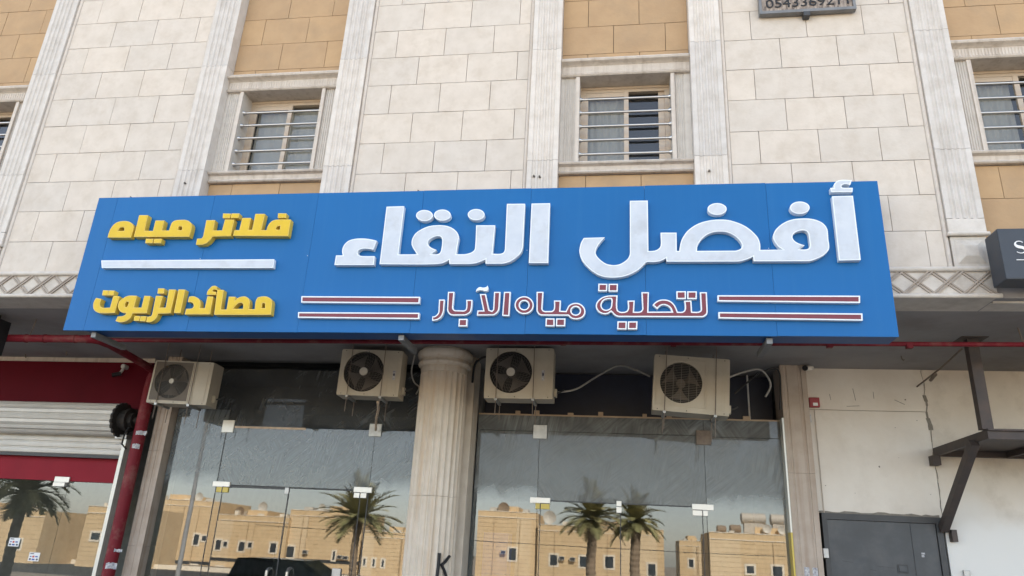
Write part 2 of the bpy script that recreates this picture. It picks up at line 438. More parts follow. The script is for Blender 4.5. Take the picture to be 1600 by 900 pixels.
M['ground'] = mat('dusty_ground', (0.32, 0.27, 0.21), 0.9, scale=0.4, c2=(0.26, 0.22, 0.17), bump=0.2)
M['asphalt'] = mat('asphalt', (0.06, 0.058, 0.055), 0.85, scale=2, bump=0.2)
M['paving'] = mat('paving', (0.34, 0.31, 0.27), 0.8, scale=2)
M['opp'] = mat('sand_render', (0.68, 0.51, 0.30), 0.85, scale=0.6, c2=(0.61, 0.45, 0.26), bump=0.1, streak=0.2, streakc=(0.48, 0.35, 0.21))
M['opp_groove'] = mat('render_groove', (0.42, 0.30, 0.17), 0.85)
M['opp_light'] = mat('pale_sand_trim', (0.84, 0.76, 0.62), 0.85)
M['opp_light2'] = mat('pale_render', (0.72, 0.57, 0.37), 0.85, scale=0.5, c2=(0.66, 0.51, 0.32))
M['opp_win'] = mat('far_window', (0.05, 0.06, 0.07), 0.2)
M['tank'] = mat('tank_plastic', (0.55, 0.5, 0.42), 0.6, stretch=(1, 1, 5))
M['dish'] = mat('dish_paint', (0.6, 0.57, 0.5), 0.5)
M['bark'] = mat('palm_bark', (0.30, 0.225, 0.155), 0.9, scale=8, bump=0.8, bscale=20)
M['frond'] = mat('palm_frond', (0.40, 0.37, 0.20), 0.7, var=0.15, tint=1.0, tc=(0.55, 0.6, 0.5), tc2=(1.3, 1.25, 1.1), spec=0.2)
M['tyre'] = mat('tyre', (0.02, 0.02, 0.02), 0.8)
M['pole'] = mat('pole_grey', (0.34, 0.35, 0.36), 0.5)
M['glass_door'] = glass_mat('shop_glass', 2.0, wave=0.0003)
M['glass_dim'] = glass_mat('dimmed_upper_glass', 1.35, tint=(0.55, 0.58, 0.6), wash=((0.12, 0.122, 0.12), 2.9, 3.84, 0.62))  # mirror dimmed by tint; grey film painted in to lift the dark interior
M['glass_wash_r'] = glass_mat('washed_glass_right', 2.1, wash=((0.185, 0.187, 0.178), 2.17, 3.5, 0.93))
M['glass_wash_l'] = glass_mat('washed_glass_left', 2.1, wash=((0.18, 0.19, 0.19), 2.2, 3.5, 0.72))
M['glass_transom_r'] = glass_mat('washed_transom_right', 2.1, wash=((0.185, 0.187, 0.178), 1.5, 3.5, 0.95))
M['glass_transom_l'] = glass_mat('washed_transom_left', 2.1, wash=((0.18, 0.19, 0.19), 1.7, 3.5, 0.74))
M['glass_win'] = glass_mat('window_glass', 1.9, tint=(0.8, 0.81, 0.8))

# ---------------------------------------------------------------- ground
GZ, FZ = -0.5, -3.4        # parking in front of the raised pavement, and the lower far side of the street
b = MB()
for (y0, z0, y1, z1) in ((-600, FZ, -45, FZ), (-45, FZ, -14, GZ), (-14, GZ, -1.0, GZ), (-1.0, GZ, 300, GZ)):
    b.quad((-600, y0, z0), (600, y0, z0), (600, y1, z1), (-600, y1, z1))
tag(b.build('ground', M['ground']), kind='structure')
b = MB(); b.box(-60, 60, -1.0, 10.0, GZ - 0.05, 0.15); tag(b.build('pavement', M['paving']), kind='structure')
b = MB(); b.quad((-300, -85, FZ + .008), (300, -85, FZ + .008), (300, -50, FZ + .008), (-300, -50, FZ + .008)); tag(b.build('road', M['asphalt']), kind='structure')

# ---------------------------------------------------------------- main building
YF, YW, YT, YS = 7.10, 7.14, 7.26, 10.0     # pilaster face, white stone face, tan stone face, shop wall
ZS = 4.13                                   # soffit
ZTOP = 9.4
bld = thing('apartment_building', (0, 10, 0), 'pale limestone clad apartment building with ochre window bays above the shops', 'building')
b = MB()
b.box(-24, 22, YT + 0.36, 24, 4.40, 13.5)         # mass behind the facade
b.box(-24, -9.64, YW + 0.03, YT + 0.36, ZS + 0.31, 13.4)
b.box(7.55, 22, YW + 0.03, YT + 0.36, ZS + 0.31, 13.4)
b.box(-9.64, 7.55, YW + 0.03, YT + 0.36, ZTOP, 13.4)
b.build('upper_wall', M['render'], bld)
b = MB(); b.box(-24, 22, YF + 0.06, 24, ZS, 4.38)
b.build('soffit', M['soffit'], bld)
b = MB(); b.box(-24, 22, 16, 24, 0, 4.12); b.box(-24, -23.7, 10, 16, 0, 4.12); b.box(21.7, 22, 10, 16, 0, 4.12)
b.build('rear_wall', M['interior'], bld)

ROW0, ROWH, BLK = 6.47, 0.407, 0.615
def ashlar(x0, x1, z0, z1, y, thick, half_first):
    """coursed stone blocks with open joints, one mesh"""
    b = MB()
    k0 = math.floor((z0 - ROW0) / ROWH)
    k = k0
    while ROW0 + k * ROWH < z1:
        za, zb = max(z0, ROW0 + k * ROWH), min(z1, ROW0 + (k + 1) * ROWH)
        first = BLK / 2 if (k % 2 == 0) == half_first else BLK
        x = x0; e = x0 + first
        while x < x1 - 0.01:
            xe = min(e, x1)
            b.cur = random.random()
            dy = random.uniform(0, 0.003)
            b.box(x + 0.003, xe - 0.003, y + dy, y + thick, za + 0.003, zb - 0.003)
            x = xe; e = xe + BLK
        k += 1
    return b

PIL = [(-9.63, -9.285), (-7.775, -7.43), (-5.316, -4.97), (-3.453, -3.108), (-1.035, -0.69), (0.804, 1.151), (3.24, 3.588), (5.09, 5.435)]
def pilaster_profile(x0, x1):
    n = 4; mrg = 0.045; wv = (x1 - x0 - 2 * mrg) / n
    pts = [(x0, YT + 0.1), (x0, YF)]
    for i in range(n):
        a = x0 + mrg + i * wv
        pts += [(a + wv * 0.10, YF), (a + wv * 0.3, YF + 0.016), (a + wv * 0.7, YF + 0.016), (a + wv * 0.90, YF)]
    pts += [(x1, YF), (x1, YT + 0.1)]
    return pts
for (x0, x1) in PIL:
    b = MB()
    zs = [4.955, 5.755, 7.27, 8.75, ZTOP]
    for za, zb in zip(zs[:-1], zs[1:]):
        b.cur = random.random()
        b.prism_z(pilaster_profile(x0, x1), za + 0.002, zb - 0.002)
    b.cur = 0.6
    b.box(x0, x1, YF, YT + 0.1, 4.80, 4.951)
    p = b.build('pilaster', M['pilaster'], bld)
    # plinth block with a raised pyramid
    b = MB(); b.cur = 0.4
    b.box(x0 + 0.01, x1 - 0.01, YF + 0.02, YT + 0.1, 4.435, 4.765)
    cx, cz, wx, wz = (x0 + x1) / 2, 4.60, 0.13, 0.125
    n = len(b.v)
    b.v += [Vector((cx - wx, YF + 0.018, cz - wz)), Vector((cx + wx, YF + 0.018, cz - wz)), Vector((cx + wx, YF + 0.018, cz + wz)), Vector((cx - wx, YF + 0.018, cz + wz)),
            Vector((cx - .06, YF - 0.015, cz - .055)), Vector((cx + .06, YF - 0.015, cz - .055)), Vector((cx + .06, YF - 0.015, cz + .055)), Vector((cx - .06, YF - 0.015, cz + .055))]
    for q in ((0, 1, 5, 4), (1, 2, 6, 5), (2, 3, 7, 6), (3, 0, 4, 7), (4, 5, 6, 7)):
        b.face([n + k for k in q])
    b.tube([(x0 - 0.02, YF + 0.0, 4.785), (x1 + 0.02, YF + 0.0, 4.785)], 0.022, 10)
    b.build('plinth', M['frieze'], bld, fixn=False)

WHITE = [(-7.43, -5.316), (-3.108, -1.035), (1.151, 3.24), (5.435, 7.55)]
TAN = [(-9.285, -7.775), (-4.97, -3.453), (-0.69, 0.804), (3.588, 5.09)]
for (x0, x1) in WHITE:
    ashlar(x0 + 0.045, x1 - 0.045, 4.43, ZTOP, YW, 0.05, True).build('stone_panel', M['white_stone'], bld)
    b = MB(); b.box(x0, x1, YW + 0.052, YT + 0.3, 4.43, ZTOP); b.build('panel_backing', M['joint'], bld)
    for x in (x0 + 0.022, x1 - 0.022):
        b = MB(); b.tube([(x, YW + 0.005, 4.43), (x, YW + 0.005, ZTOP)], 0.024, 10)
        b.build('edge_moulding', M['trim_stone'], bld, smooth=True)
# plain stone beyond the last pilaster on the left
ashlar(-13.0, -9.64, 4.43, ZTOP, YW - 0.03, 0.05, False).build('stone_panel', M['white_stone'], bld)

WZ0, WZ1 = 5.78, 6.93
for (x0, x1) in TAN:
    cx = (x0 + x1) / 2
    b1 = ashlar(x0, x1, 4.43, 5.63, YT, 0.05, False)
    b2 = ashlar(x0, x1, 7.17, ZTOP, YT, 0.05, False)
    b1.build('ochre_panel', M['tan_stone'], bld); b2.build('ochre_panel', M['tan_stone'], bld)
    for za, zb in ((4.43, 5.63), (7.17, ZTOP)):
        b = MB(); b.box(x0, x1, YT + 0.052, YT + 0.3, za, zb); b.build('panel_backing', M['joint'], bld)
    ox0, ox1 = cx - 0.525, cx + 0.525
    # lintel: cornice over a ribbed frieze
    b = MB()
    b.prism_x([(YT + 0.3, 6.935), (YT - 0.055, 6.935), (YT - 0.07, 6.95), (YT - 0.055, 6.965), (YT - 0.035, 6.97), (YT - 0.035, 7.085), (YT - 0.06, 7.10), (YT - 0.105, 7.115), (YT - 0.115, 7.135), (YT - 0.10, 7.15), (YT - 0.09, 7.165), (YT + 0.3, 7.165)], x0 + 0.002, x1 - 0.002)
    x = x0 + 0.02
    while x < x1 - 0.03:
        b.box(x, x + 0.018, YT - 0.041, YT - 0.034, 6.985, 7.075); x += 0.034
    b.build('cornice', M['trim_stone'], bld)
    b = MB()
    b.prism_x([(YT + 0.3, 5.635), (YT - 0.045, 5.635), (YT - 0.06, 5.648), (YT - 0.045, 5.665), (YT - 0.03, 5.68), (YT - 0.04, 5.725), (YT - 0.085, 5.738), (YT - 0.095, 5.755), (YT - 0.08, 5.772), (YT + 0.3, 5.776)], x0 + 0.002, x1 - 0.002)
    b.build('sill', M['trim_stone'], bld)
    for (a, c) in ((x0 + 0.002, ox0), (ox1, x1 - 0.002)):
        b = MB()
        pts = [(a, YT + 0.3), (a, YT - 0.02)]
        nfl = 5; mrg = 0.035; wv = (c - a - 2 * mrg - 0.03) / nfl
        s = a + mrg + (0.03 if c == ox0 and False else 0)
        for i in range(nfl):
            q = s + i * wv
            pts += [(q + wv * .15, YT - 0.02), (q + wv * .3, YT - 0.011), (q + wv * .7, YT - 0.011), (q + wv * .85, YT - 0.02)]
        pts += [(c, YT - 0.02), (c, YT + 0.3)]
        b.prism_z(pts, 5.777, 6.934)
        b.build('side_panel', M['side_stone'], bld)
    for xa_ in (ox0 - 0.045, ox1 + 0.001):
        b = MB(); b.box(xa_, xa_ + 0.044, YT - 0.045, YT - 0.021, 5.778, 6.933); b.build('architrave', M['trim_stone'], bld)
    # sliding window set back in the opening
    yw = YT + 0.19
    win = MB()
    win.box(ox0, ox1, yw, yw + 0.07, 6.86, 6.934); win.box(ox0, ox1, yw, yw + 0.07, 5.778, 5.83)
    win.box(ox0, ox0 + 0.055, yw, yw + 0.07, 5.83, 6.86); win.box(ox1 - 0.055, ox1, yw, yw + 0.07, 5.83, 6.86)
    win.box(cx - 0.01, cx + 0.045, yw - 0.003, yw + 0.03, 5.831, 6.859)
    win.box(ox0 + 0.056, ox0 + 0.09, yw + 0.004, yw + 0.03, 5.831, 6.859)
    win.box(ox0 + 0.09, cx - 0.01, yw + 0.004, yw + 0.03, 6.80, 6.859)
    win.box(ox1 - 0.13, ox1 - 0.056, yw + 0.032, yw + 0.062, 5.831, 6.859)
    wo = win.build('window', M['alu_bronze'], bld)
    b = MB(); b.box(ox0 + 0.091, cx - 0.011, yw + 0.014, yw + 0.02, 5.832, 6.80); b.build('pane', M['glass_win'], wo)
    b = MB(); b.box(cx + 0.046, ox1 - 0.131, yw + 0.045, yw + 0.051, 5.832, 6.858); b.build('pane', M['glass_win'], wo)
    b = MB(); n_ = 40
    ce = cx - 0.011 if abs(cx - 0.057) < 0.1 or True else ox1
    both = abs(cx + 4.21) < 0.2
    xa, xb = ox0 + 0.06, (ox1 - 0.06 if both else ce)
    pr = []
    for i in range(n_ + 1):
        x = xa + (xb - xa) * i / n_
        pr.append((x, yw + 0.11 + 0.007 * math.sin(i * 0.9) + 0.006 * math.sin(i * 0.37)))
    for (p0, p1) in zip(pr[:-1], pr[1:]):
        b.quad((p0[0], p0[1], 5.80), (p1[0], p1[1], 5.80), (p1[0], p1[1], 6.9), (p0[0], p0[1], 6.9))
    b.build('curtain', M['curtain'], wo, smooth=True)
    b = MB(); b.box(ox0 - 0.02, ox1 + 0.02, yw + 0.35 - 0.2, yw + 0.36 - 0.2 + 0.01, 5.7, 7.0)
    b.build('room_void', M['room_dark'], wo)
    b = MB(); b.box(ox0, ox1, yw - 0.012, yw - 0.001, 6.9, 6.93); b.build('head_rail', M['alu_bronze'], wo)
    # security bars between the reveals
    for zb in (5.93, 6.115, 6.30, 6.485, 6.67):
        b = MB(); b.tube([(ox0, YT + 0.045, zb), (ox1, YT + 0.045, zb)], 0.0155, 10)
        for x, s in ((ox0, 1), (ox1, -1)):
            b.tube([(x + s * 0.0005, YT + 0.045, zb), (x + s * 0.03, YT + 0.045, zb)], [0.034, 0.02], 10)
        b.build('security_bar', M['stainless'], wo, smooth=True)

# drilled anchors in the pilasters
for px, py in ((289, 286), (834, 275), (843, 276), (1108, 267)):
    q = at(px, py, YF)
    b = MB(); b.tube([(q.x, YF - 0.012, q.z), (q.x, YF + 0.01, q.z)], 0.011, 8); b.build('wall_anchor', M['joint'], bld)

# frieze with crossed bands under the facade, stepping back at the window bays
b = MB(); b2 = MB()
segs = [(-24, -9.63, 0.0), (-9.63, 3.588, 0.0), (3.60, 5.08, 0.16), (5.09, 22, 0.0)]
ZF0, ZF1 = 4.155, 4.395
for x0, x1, sb in segs:
    b = MB(); b2 = MB()
    y = YF + sb
    b.box(x0, x1, y + 0.02, YT + 0.3, ZS - 0.001, 4.43)
    b.tube([(x0, y + 0.012, 4.412), (x1 + 0.03, y + 0.012, 4.412)], 0.028, 12)
    b.tube([(x0, y + 0.012, 4.136), (x1 + 0.03, y + 0.012, 4.136)], 0.024, 12)
    x = max(x0, -13.2)
    while x < min(x1, 8) - 0.2:
        for s in (0, 1):
            za, zb = (ZF0, ZF1) if s == 0 else (ZF1, ZF0)
            for dx in (-0.02, 0.02):
                xa, xb = x + dx, x + 0.275 + dx
                if xb > x1: xb = x1
                yy = y + (0.008 if s else 0.0)
                b2.bar((xa, yy + 0.012, za), (xb, yy + 0.012, zb), 0.015, 0.022, up=(0, 1, 0))
        x += 0.275
    b.build('frieze', M['frieze'], bld, smooth=True)
    b2.build('lattice_band', M['lattice'], bld)


# shop-level walls
b = MB(); b.box(-24, -7.12, YS, YS + 0.2, 3.34, ZS - 0.004); b.build('red_fascia', M['red_board'], bld)
b = MB(); b.box(-24, -7.1, YS - 0.02, YS + 0.1, 4.062, ZS - 0.003); b.build('fascia_trim', M['trim_stone'], bld)
b = MB(); b.box(2.45, 3.93, YS, YS + 0.2, 2.262, 3.565); b.build('plaster_wall', M['plaster'], bld)
b = MB(); b.box(2.45, 3.93, YS, YS + 0.2, 3.571, ZS - 0.003); b.build('plaster_wall', M['plaster'], bld)
b = MB(); b.box(3.935, 22, YS + 0.004, YS + 0.2, 0, ZS - 0.003); b.build('plaster_wall', M['plaster_painted'], bld)
# crack between the two plaster fields, with broken patches
b = MB()
rnd = random.Random(3)
z = 2.28; xl = 3.93
while z < 4.12:
    dz = rnd.uniform(0.03, 0.09)
    wd = rnd.uniform(0.004, 0.012)
    if 3.3 < z < 3.75: wd = rnd.uniform(0.012, 0.065)
    xn = 3.932 + rnd.uniform(-0.012, 0.012)
    b.quad((xl - wd / 2, YS - 0.003, z), (xl + wd / 2, YS - 0.003, z), (xn + wd / 2, YS - 0.003, z + dz), (xn - wd / 2, YS - 0.003, z + dz))
    xl = xn; z += dz
b.build('wall_crack', M['cement'], bld)
# chips, anchor holes and hairline scratches in the plaster
b = MB()
for i in range(15):
    x, zz = rnd.uniform(2.5, 6.0), rnd.uniform(2.4, 4.08)
    if 3.85 < x < 4.0: continue
    r_ = rnd.choice([0.005, 0.007, 0.012]); n = 7
    pts = [(x + r_ * math.cos(6.283 * k / n) * rnd.uniform(.6, 1.2), zz + r_ * math.sin(6.283 * k / n) * rnd.uniform(.6, 1.2)) for k in range(n)]
    b.poly([pts], 0.002, lambda u, v, k: Vector((u, YS - 0.0025 + k, v)))
for (x, zz, dx, dz) in ((2.75, 3.78, 0.01, -0.08), (3.05, 3.86, 0.02, -0.16), (3.3, 3.82, 0.0, -0.09), (3.55, 3.72, 0.12, -0.06), (2.95, 3.62, 0.16, 0.01)):
    b.bar((x, YS - 0.0015, zz), (x + dx, YS - 0.0015, zz + dz), 0.006, 0.002, up=(0, 1, 0))
b.build('plaster_chip', M['cement'], bld)
# marble piers either side of the glass
def pier(x0, x1):
    b = MB()
    pts = [(x0, YS + 0.3), (x0, 9.85), (x0 + 0.05, 9.85), (x0 + 0.055, 9.858), (x0 + 0.075, 9.858), (x0 + 0.08, 9.85), (x1 - 0.10, 9.85), (x1 - 0.095, 9.86), (x1 - 0.07, 9.86), (x1 - 0.065, 9.85), (x1, 9.85), (x1, YS + 0.3)]
    for za, zb in ((0.15, 1.42), (1.423, 2.72), (2.723, ZS - 0.002)):
        b.prism_z(pts, za, zb)
    return b.build('marble_pier', M['pier'], bld)
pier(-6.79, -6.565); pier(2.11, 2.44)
# fluted column
CX, CY, CR = -2.362, 9.39, 0.318
b = MB()
NF = 24
def flute_ring(r0):
    pts = []
    for i in range(NF):
        a = 2 * math.pi * i / NF; da = 2 * math.pi / NF
        for fr, dr in ((0.0, 0), (0.14, 0), (0.3, -0.016), (0.57, -0.023), (0.84, -0.016)):
            pts.append((CX + (r0 + dr) * math.cos(a + da * fr), CY + (r0 + dr) * math.sin(a + da * fr)))
    return pts
for za, zb in ((0.15, 2.205), (2.209, 3.80)):
    b.prism_z(flute_ring(CR), za, zb)
b.lathe([(CR - 0.03, 3.79), (CR - 0.005, 3.80), (CR + 0.005, 3.86), (CR - 0.005, 3.88), (CR + 0.035, 3.90), (CR + 0.045, 3.925), (CR + 0.035, 3.95), (CR + 0.005, 3.96), (CR + 0.01, 3.985), (CR + 0.05, 4.01), (CR + 0.065, 4.05), (CR + 0.055, 4.09), (CR + 0.01, 4.11), (CR + 0.01, 4.128)], CX, CY, 56)
b.box(CX - 0.12, CX + CR + 0.05, CY + 0.26, YS + 0.05, 0.15, ZS - 0.004)
colo = b.build('fluted_column', M['column'], bld, smooth=True)
# sprayed letter K wrapped round the shaft
b = MB()
def on_col(px, py):
    p = at(px - 3, py, 9.12)
    x = max(-0.95, min(0.95, (p.x - CX) / (CR + 0.001)))
    a = math.asin(x)
    return (a, p.z)
def stroke(b, pts, wpx):
    sm = []
    for (p, q) in zip(pts[:-1], pts[1:]):
        for i in range(6):
            sm.append((p[0] + (q[0] - p[0]) * i / 6, p[1] + (q[1] - p[1]) * i / 6))
    sm.append(pts[-1])
    P3 = []
    for px, py in sm:
        a, zz = on_col(px, py)
        P3.append(Vector((CX + (CR + 0.002) * math.sin(a), CY - (CR + 0.002) * math.cos(a), zz)))
    b.tube(P3, wpx, 6)
stroke(b, [(689, 864), (688, 880), (685, 905)], 0.023)
stroke(b, [(701.5, 869), (697, 877), (691, 884)], 0.02)
stroke(b, [(692, 883), (695, 892), (698, 905)], 0.02)
b.build('graffiti', M['black'], colo, smooth=True)

# shop interiors
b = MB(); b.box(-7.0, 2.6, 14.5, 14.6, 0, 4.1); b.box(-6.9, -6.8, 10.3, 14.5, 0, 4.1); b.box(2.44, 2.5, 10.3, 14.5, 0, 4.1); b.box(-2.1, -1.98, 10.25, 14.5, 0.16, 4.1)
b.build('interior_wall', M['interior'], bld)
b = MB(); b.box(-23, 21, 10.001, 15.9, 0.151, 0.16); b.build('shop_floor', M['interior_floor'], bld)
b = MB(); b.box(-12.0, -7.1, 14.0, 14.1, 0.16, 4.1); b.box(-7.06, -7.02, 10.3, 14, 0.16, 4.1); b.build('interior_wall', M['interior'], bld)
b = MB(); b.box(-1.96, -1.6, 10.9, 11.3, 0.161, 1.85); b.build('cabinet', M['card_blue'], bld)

# ---------------------------------------------------------------- shop windows
def patch(b, x, z, w_, h_, y=YS - 0.02):
    b.bbox(x - w_ / 2, x + w_ / 2, y, y + 0.055, z - h_ / 2, z + h_ / 2, 0.004)
G0, G1 = YS, YS + 0.010
# right shop
sl_0 = thing('glass_shopfront', (-4.6, YS, 0.15), 'frameless glass shopfront left of the fluted column, glass dark at the top', 'shopfront')
sr = thing('glass_shopfront', (0, YS, 0.15), 'frameless glass shopfront right of the fluted column, smeared with grey whitewash', 'shopfront')
def pane(x0, x1, z0, z1, m, par, dy=0.0, nm='glass_pane'):
    b = MB(); b.box(x0 + 0.003, x1 - 0.003, G0 + dy, G1 + dy, z0 + 0.003, z1 - 0.003)
    return b.build(nm, M[m], par)
pane(-1.97, -1.10, 0.16, 3.18, 'glass_wash_r', sr)
pane(-1.97, -1.10, 3.18, 3.40, 'glass_wash_r', sr)
pane(-1.10, 1.10, 2.27, 3.18, 'glass_transom_r', sr)
pane(-1.10, 1.10, 3.18, 3.40, 'glass_wash_r', sr)
pane(1.10, 2.10, 0.16, 3.17, 'glass_wash_r', sr)
pane(1.10, 2.10, 3.17, 3.40, 'glass_wash_r', sr)
pane(-1.10, 0.0, 0.18, 2.26, 'glass_door', sr, 0.0, 'glass_door')
pane(0.0, 1.10, 0.18, 2.26, 'glass_door', sr, 0.001, 'glass_door')
for x, z in ((-1.094, 3.172), (1.095, 3.156)):
    b = MB(); patch(b, x, z, 0.19, 0.19); b.build('patch_fitting', M['steel'] if x < 0 else M['rod'], sr)
for x, z in ((-1.06, 2.235), (1.05, 2.235)):
    b = MB()
    s = 1 if x < 0 else -1
    patch(b, x, z + 0.03, 0.27, 0.075); 
    b.build('patch_fitting', M['chrome'], sr)
    b = MB(); patch(b, x + s * 0.035, z - 0.045, 0.19, 0.07); b.build('door_hinge', M['chrome'] if x > 0 else M['alu_yellow_reflection'], sr)  # left hinge carries a yellow reflection in its colour
b = MB(); patch(b, -0.02, 2.265, 0.065, 0.07); patch(b, -0.02, 2.185, 0.065, 0.075); b.build('door_lock', M['chrome'], sr)
# dark rubber seals round the doors, lapping over the fittings
for par, xs_, zt in ((sr, ((-1.055, 1), (1.045, -1)), 2.222), (sl_0, ((at(346, 760, YS).x + .03, 1), (at(567, 769, YS).x - .03, -1)), 2.262)):
    for x, s in xs_:
        b = MB(); b.box(x - .006, x + .006, YS - .0245, YS - .0205, zt - .085, zt); b.box(min(x, x + s * .125), max(x, x + s * .125), YS - .0244, YS - .0206, zt, zt + .010); b.build('fitting_seal', M['darkframe'], par)
        b = MB(); b.box(x - .005, x + .005, YS - .006, YS - .001, .18, zt - .09); b.build('edge_seal', M['darkframe'], par)
b = MB(); b.box(-0.93, 0.92, YS - .008, YS - .001, 2.258, 2.272); b.build('head_seal', M['darkframe'], sr)
b = MB(); b.box(-0.006, 0.006, YS - .008, YS - .001, .18, 2.14); b.build('meeting_seal', M['darkframe'], sr)
# top channel with wooden packers
b = MB(); b.box(-1.97, 2.10, G0 - 0.006, G1 + 0.02, 3.395, 3.415); b.build('top_channel', M['wood'], sr)
for x in (-1.45, -1.19, -0.72, -0.3, 0.3, 0.62, 1.62):
    b = MB(); b.box(x, x + rnd.uniform(.05, .09), G0 - 0.01, G1 + 0.03, 3.416, 3.44 + rnd.uniform(0, .03)); b.build('packer', M['wood'], sr)
b = MB(); b.box(2.085, 2.106, 9.84, 9.995, 2.0, 3.42); b.build('edge_strip', M['alu_white'], sr)
b = MB(); b.box(2.085, 2.106, 9.84, 9.995, 0.16, 1.999); b.build('edge_strip', M['alu_yellow_reflection'], sr)  # white above, yellow below: reflection along the metal edge painted as colour
b = MB(); b.box(-1.97, 2.10, YS + 0.45, YS + 0.5, 3.42, 4.1); b.build('upper_dark_sheet', M['navy'], sr)  # dark sheet added in place of the unlit void above the glass
for xs in (-1.1, 1.1):
    b = MB(); b.box(xs - 0.006, xs + 0.006, G1 + 0.002, G1 + 0.3, 2.3, 3.39); b.build('glass_fin', M['darkframe'], sr)

# left shop
sl_ = sl_0
pane(-6.55, -5.72, 0.16, 3.37, 'glass_wash_l', sl_)
pane(-6.55, -5.72, 3.37, 4.10, 'glass_dim', sl_)
pane(-5.72, -3.45, 2.30, 3.13, 'glass_transom_l', sl_)
pane(-5.72, -3.45, 3.13, 4.10, 'glass_dim', sl_)
pane(-3.45, -2.5, 0.16, 3.13, 'glass_wash_l', sl_)
pane(-3.45, -2.5, 3.13, 4.10, 'glass_dim', sl_)
pane(-5.72, -4.62, 0.18, 2.29, 'glass_door', sl_, 0.0, 'glass_door')
pane(-4.61, -3.45, 0.18, 2.29, 'glass_door', sl_, 0.0, 'glass_door')
for x, z in ((-5.70, 3.125), (-3.45, 3.13)):
    b = MB(); patch(b, x, z, 0.18, 0.18); b.build('patch_fitting', M['chrome'] if x < -5 else M['steel'], sl_)
for px, py, s in ((346, 760, 1), (567, 769, -1)):
    p = at(px, py, YS)
    b = MB(); patch(b, p.x, p.z + 0.03, 0.26, 0.075); b.build('patch_fitting', M['chrome'], sl_)
    b = MB(); patch(b, p.x + s * 0.03, p.z - 0.045, 0.18, 0.07); b.build('door_hinge', M['alu_yellow_reflection'] if s > 0 else M['chrome'], sl_)  # yellow reflection painted onto the left hinge
b = MB(); patch(b, -4.64, 2.25, 0.06, 0.09); b.build('door_lock', M['steel'], sl_)
b = MB(); b.box(-5.72, -4.64, G0 - 0.012, G0 - 0.002, 2.265, 2.295); b.box(-4.61, -3.45, G0 - 0.008, G0 - 0.002, 2.283, 2.295)
b.box(-4.622, -4.608, G0 - 0.008, G0 + 0.012, 0.18, 2.283); b.box(-3.458, -3.446, G0 - 0.008, G0 + 0.012, 0.18, 2.283); b.box(-5.726, -5.716, G0 - 0.006, G0 + 0.012, 0.18, 3.1)
b.build('door_seal', M['darkframe'], sl_)
b = MB(); b.box(-5.60, -4.50, G0 - 0.004, G0 - 0.001, 3.105, 3.135); b.build('tape_strip', M['tape'], sl_)
b = MB(); b.box(-6.55, -2.5, YS + 0.35, YS + 0.4, 3.80, 4.12); b.build('upper_dark_sheet', M['navy'], sl_)
for px, py in ((418, 893), (450, 893)):
    p = at(px, py, YS - 0.06)
    pts = [(p.x, YS, 0.62), (p.x, YS - 0.05, 0.63), (p.x, YS - 0.075, 0.67)] + [(p.x, YS - 0.08, z) for z in (0.8, 1.0, 1.2)] + [(p.x, YS - 0.075, p.z - 0.02), (p.x, YS - 0.05, p.z + 0.03), (p.x, YS, p.z + 0.035)]
    b = MB(); b.tube(pts, 0.022, 10); b.build('door_handle', M['stainless'], sl_, smooth=True)
p = at(526, 897, YS)
b = MB(); b.bbox(p.x - 0.06, p.x + 0.06, YS - 0.03, YS + 0.03, p.z - 0.09, p.z + 0.07, 0.005); b.build('lock_case', M['steel'], sl_)

# far-left shop: red head band and glass doors
sf = thing('glass_shopfront', (-9.3, YS, 0.15), 'glass doors under a red band and a half open roller shutter', 'shopfront')
pane(-14.0, -10.2, 0.16, 2.25, 'glass_door', sf, -0.03)
pane(-10.2, -9.2, 0.16, 2.25, 'glass_door', sf, -0.03, 'glass_door')
pane(-9.2, -8.03, 0.16, 2.25, 'glass_door', sf, -0.03, 'glass_door')
pane(-8.03, -7.15, 0.16, 2.25, 'glass_door', sf, -0.03)
b = MB(); b.box(-14, -7.13, YS - 0.06, YS + 0.05, 2.252, 2.74); b.build('head_band', M['red_band'], sf)
b = MB(); patch(b, -8.12, 2.27, 0.24, 0.08, YS - 0.085); patch(b, -8.15, 2.20, 0.19, 0.06, YS - 0.085); b.build('patch_fitting', M['chrome'], sf)
for (px, py, lab) in ((22, 847, 'white payment card sticker, the higher of two on the glass door left'), (53, 870, 'white payment card sticker, the lower of two on the glass door left')):
    p = at(px, py, YS - 0.034)
    st = MB(); st.box(p.x - 0.085, p.x + 0.085, YS - 0.033, YS - 0.031, p.z - 0.058, p.z + 0.058)
    so_ = st.build('card_sticker', M['white_paint']); tag(so_, lab, 'sticker', 'payment stickers on the glass doors')
    b = MB(); b.box(p.x - 0.07, p.x - 0.01, YS - 0.0345, YS - 0.0332, p.z + 0.035, p.z + 0.047)
    b.box(p.x - 0.07, p.x - 0.04, YS - 0.0345, YS - 0.0332, p.z - 0.045, p.z - 0.022); b.box(p.x + 0.04, p.x + 0.07, YS - 0.0345, YS - 0.0332, p.z - 0.045, p.z - 0.022)
    b.build('printed_mark', M['card_dark'], so_)
    b = MB(); b.box(p.x - 0.025, p.x + 0.005, YS - 0.0345, YS - 0.0332, p.z - 0.01, p.z + 0.015); b.build('printed_mark', M['card_red'], so_)
    b = MB(); b.box(p.x - 0.065, p.x - 0.04, YS - 0.0345, YS - 0.0332, p.z - 0.005, p.z + 0.01); b.box(p.x + 0.02, p.x + 0.06, YS - 0.0345, YS - 0.0332, p.z - 0.005, p.z + 0.012); b.box(p.x - 0.025, p.x + 0.02, YS - 0.0345, YS - 0.0332, p.z - 0.045, p.z - 0.025)
    b.build('printed_mark', M['card_blue'], so_)

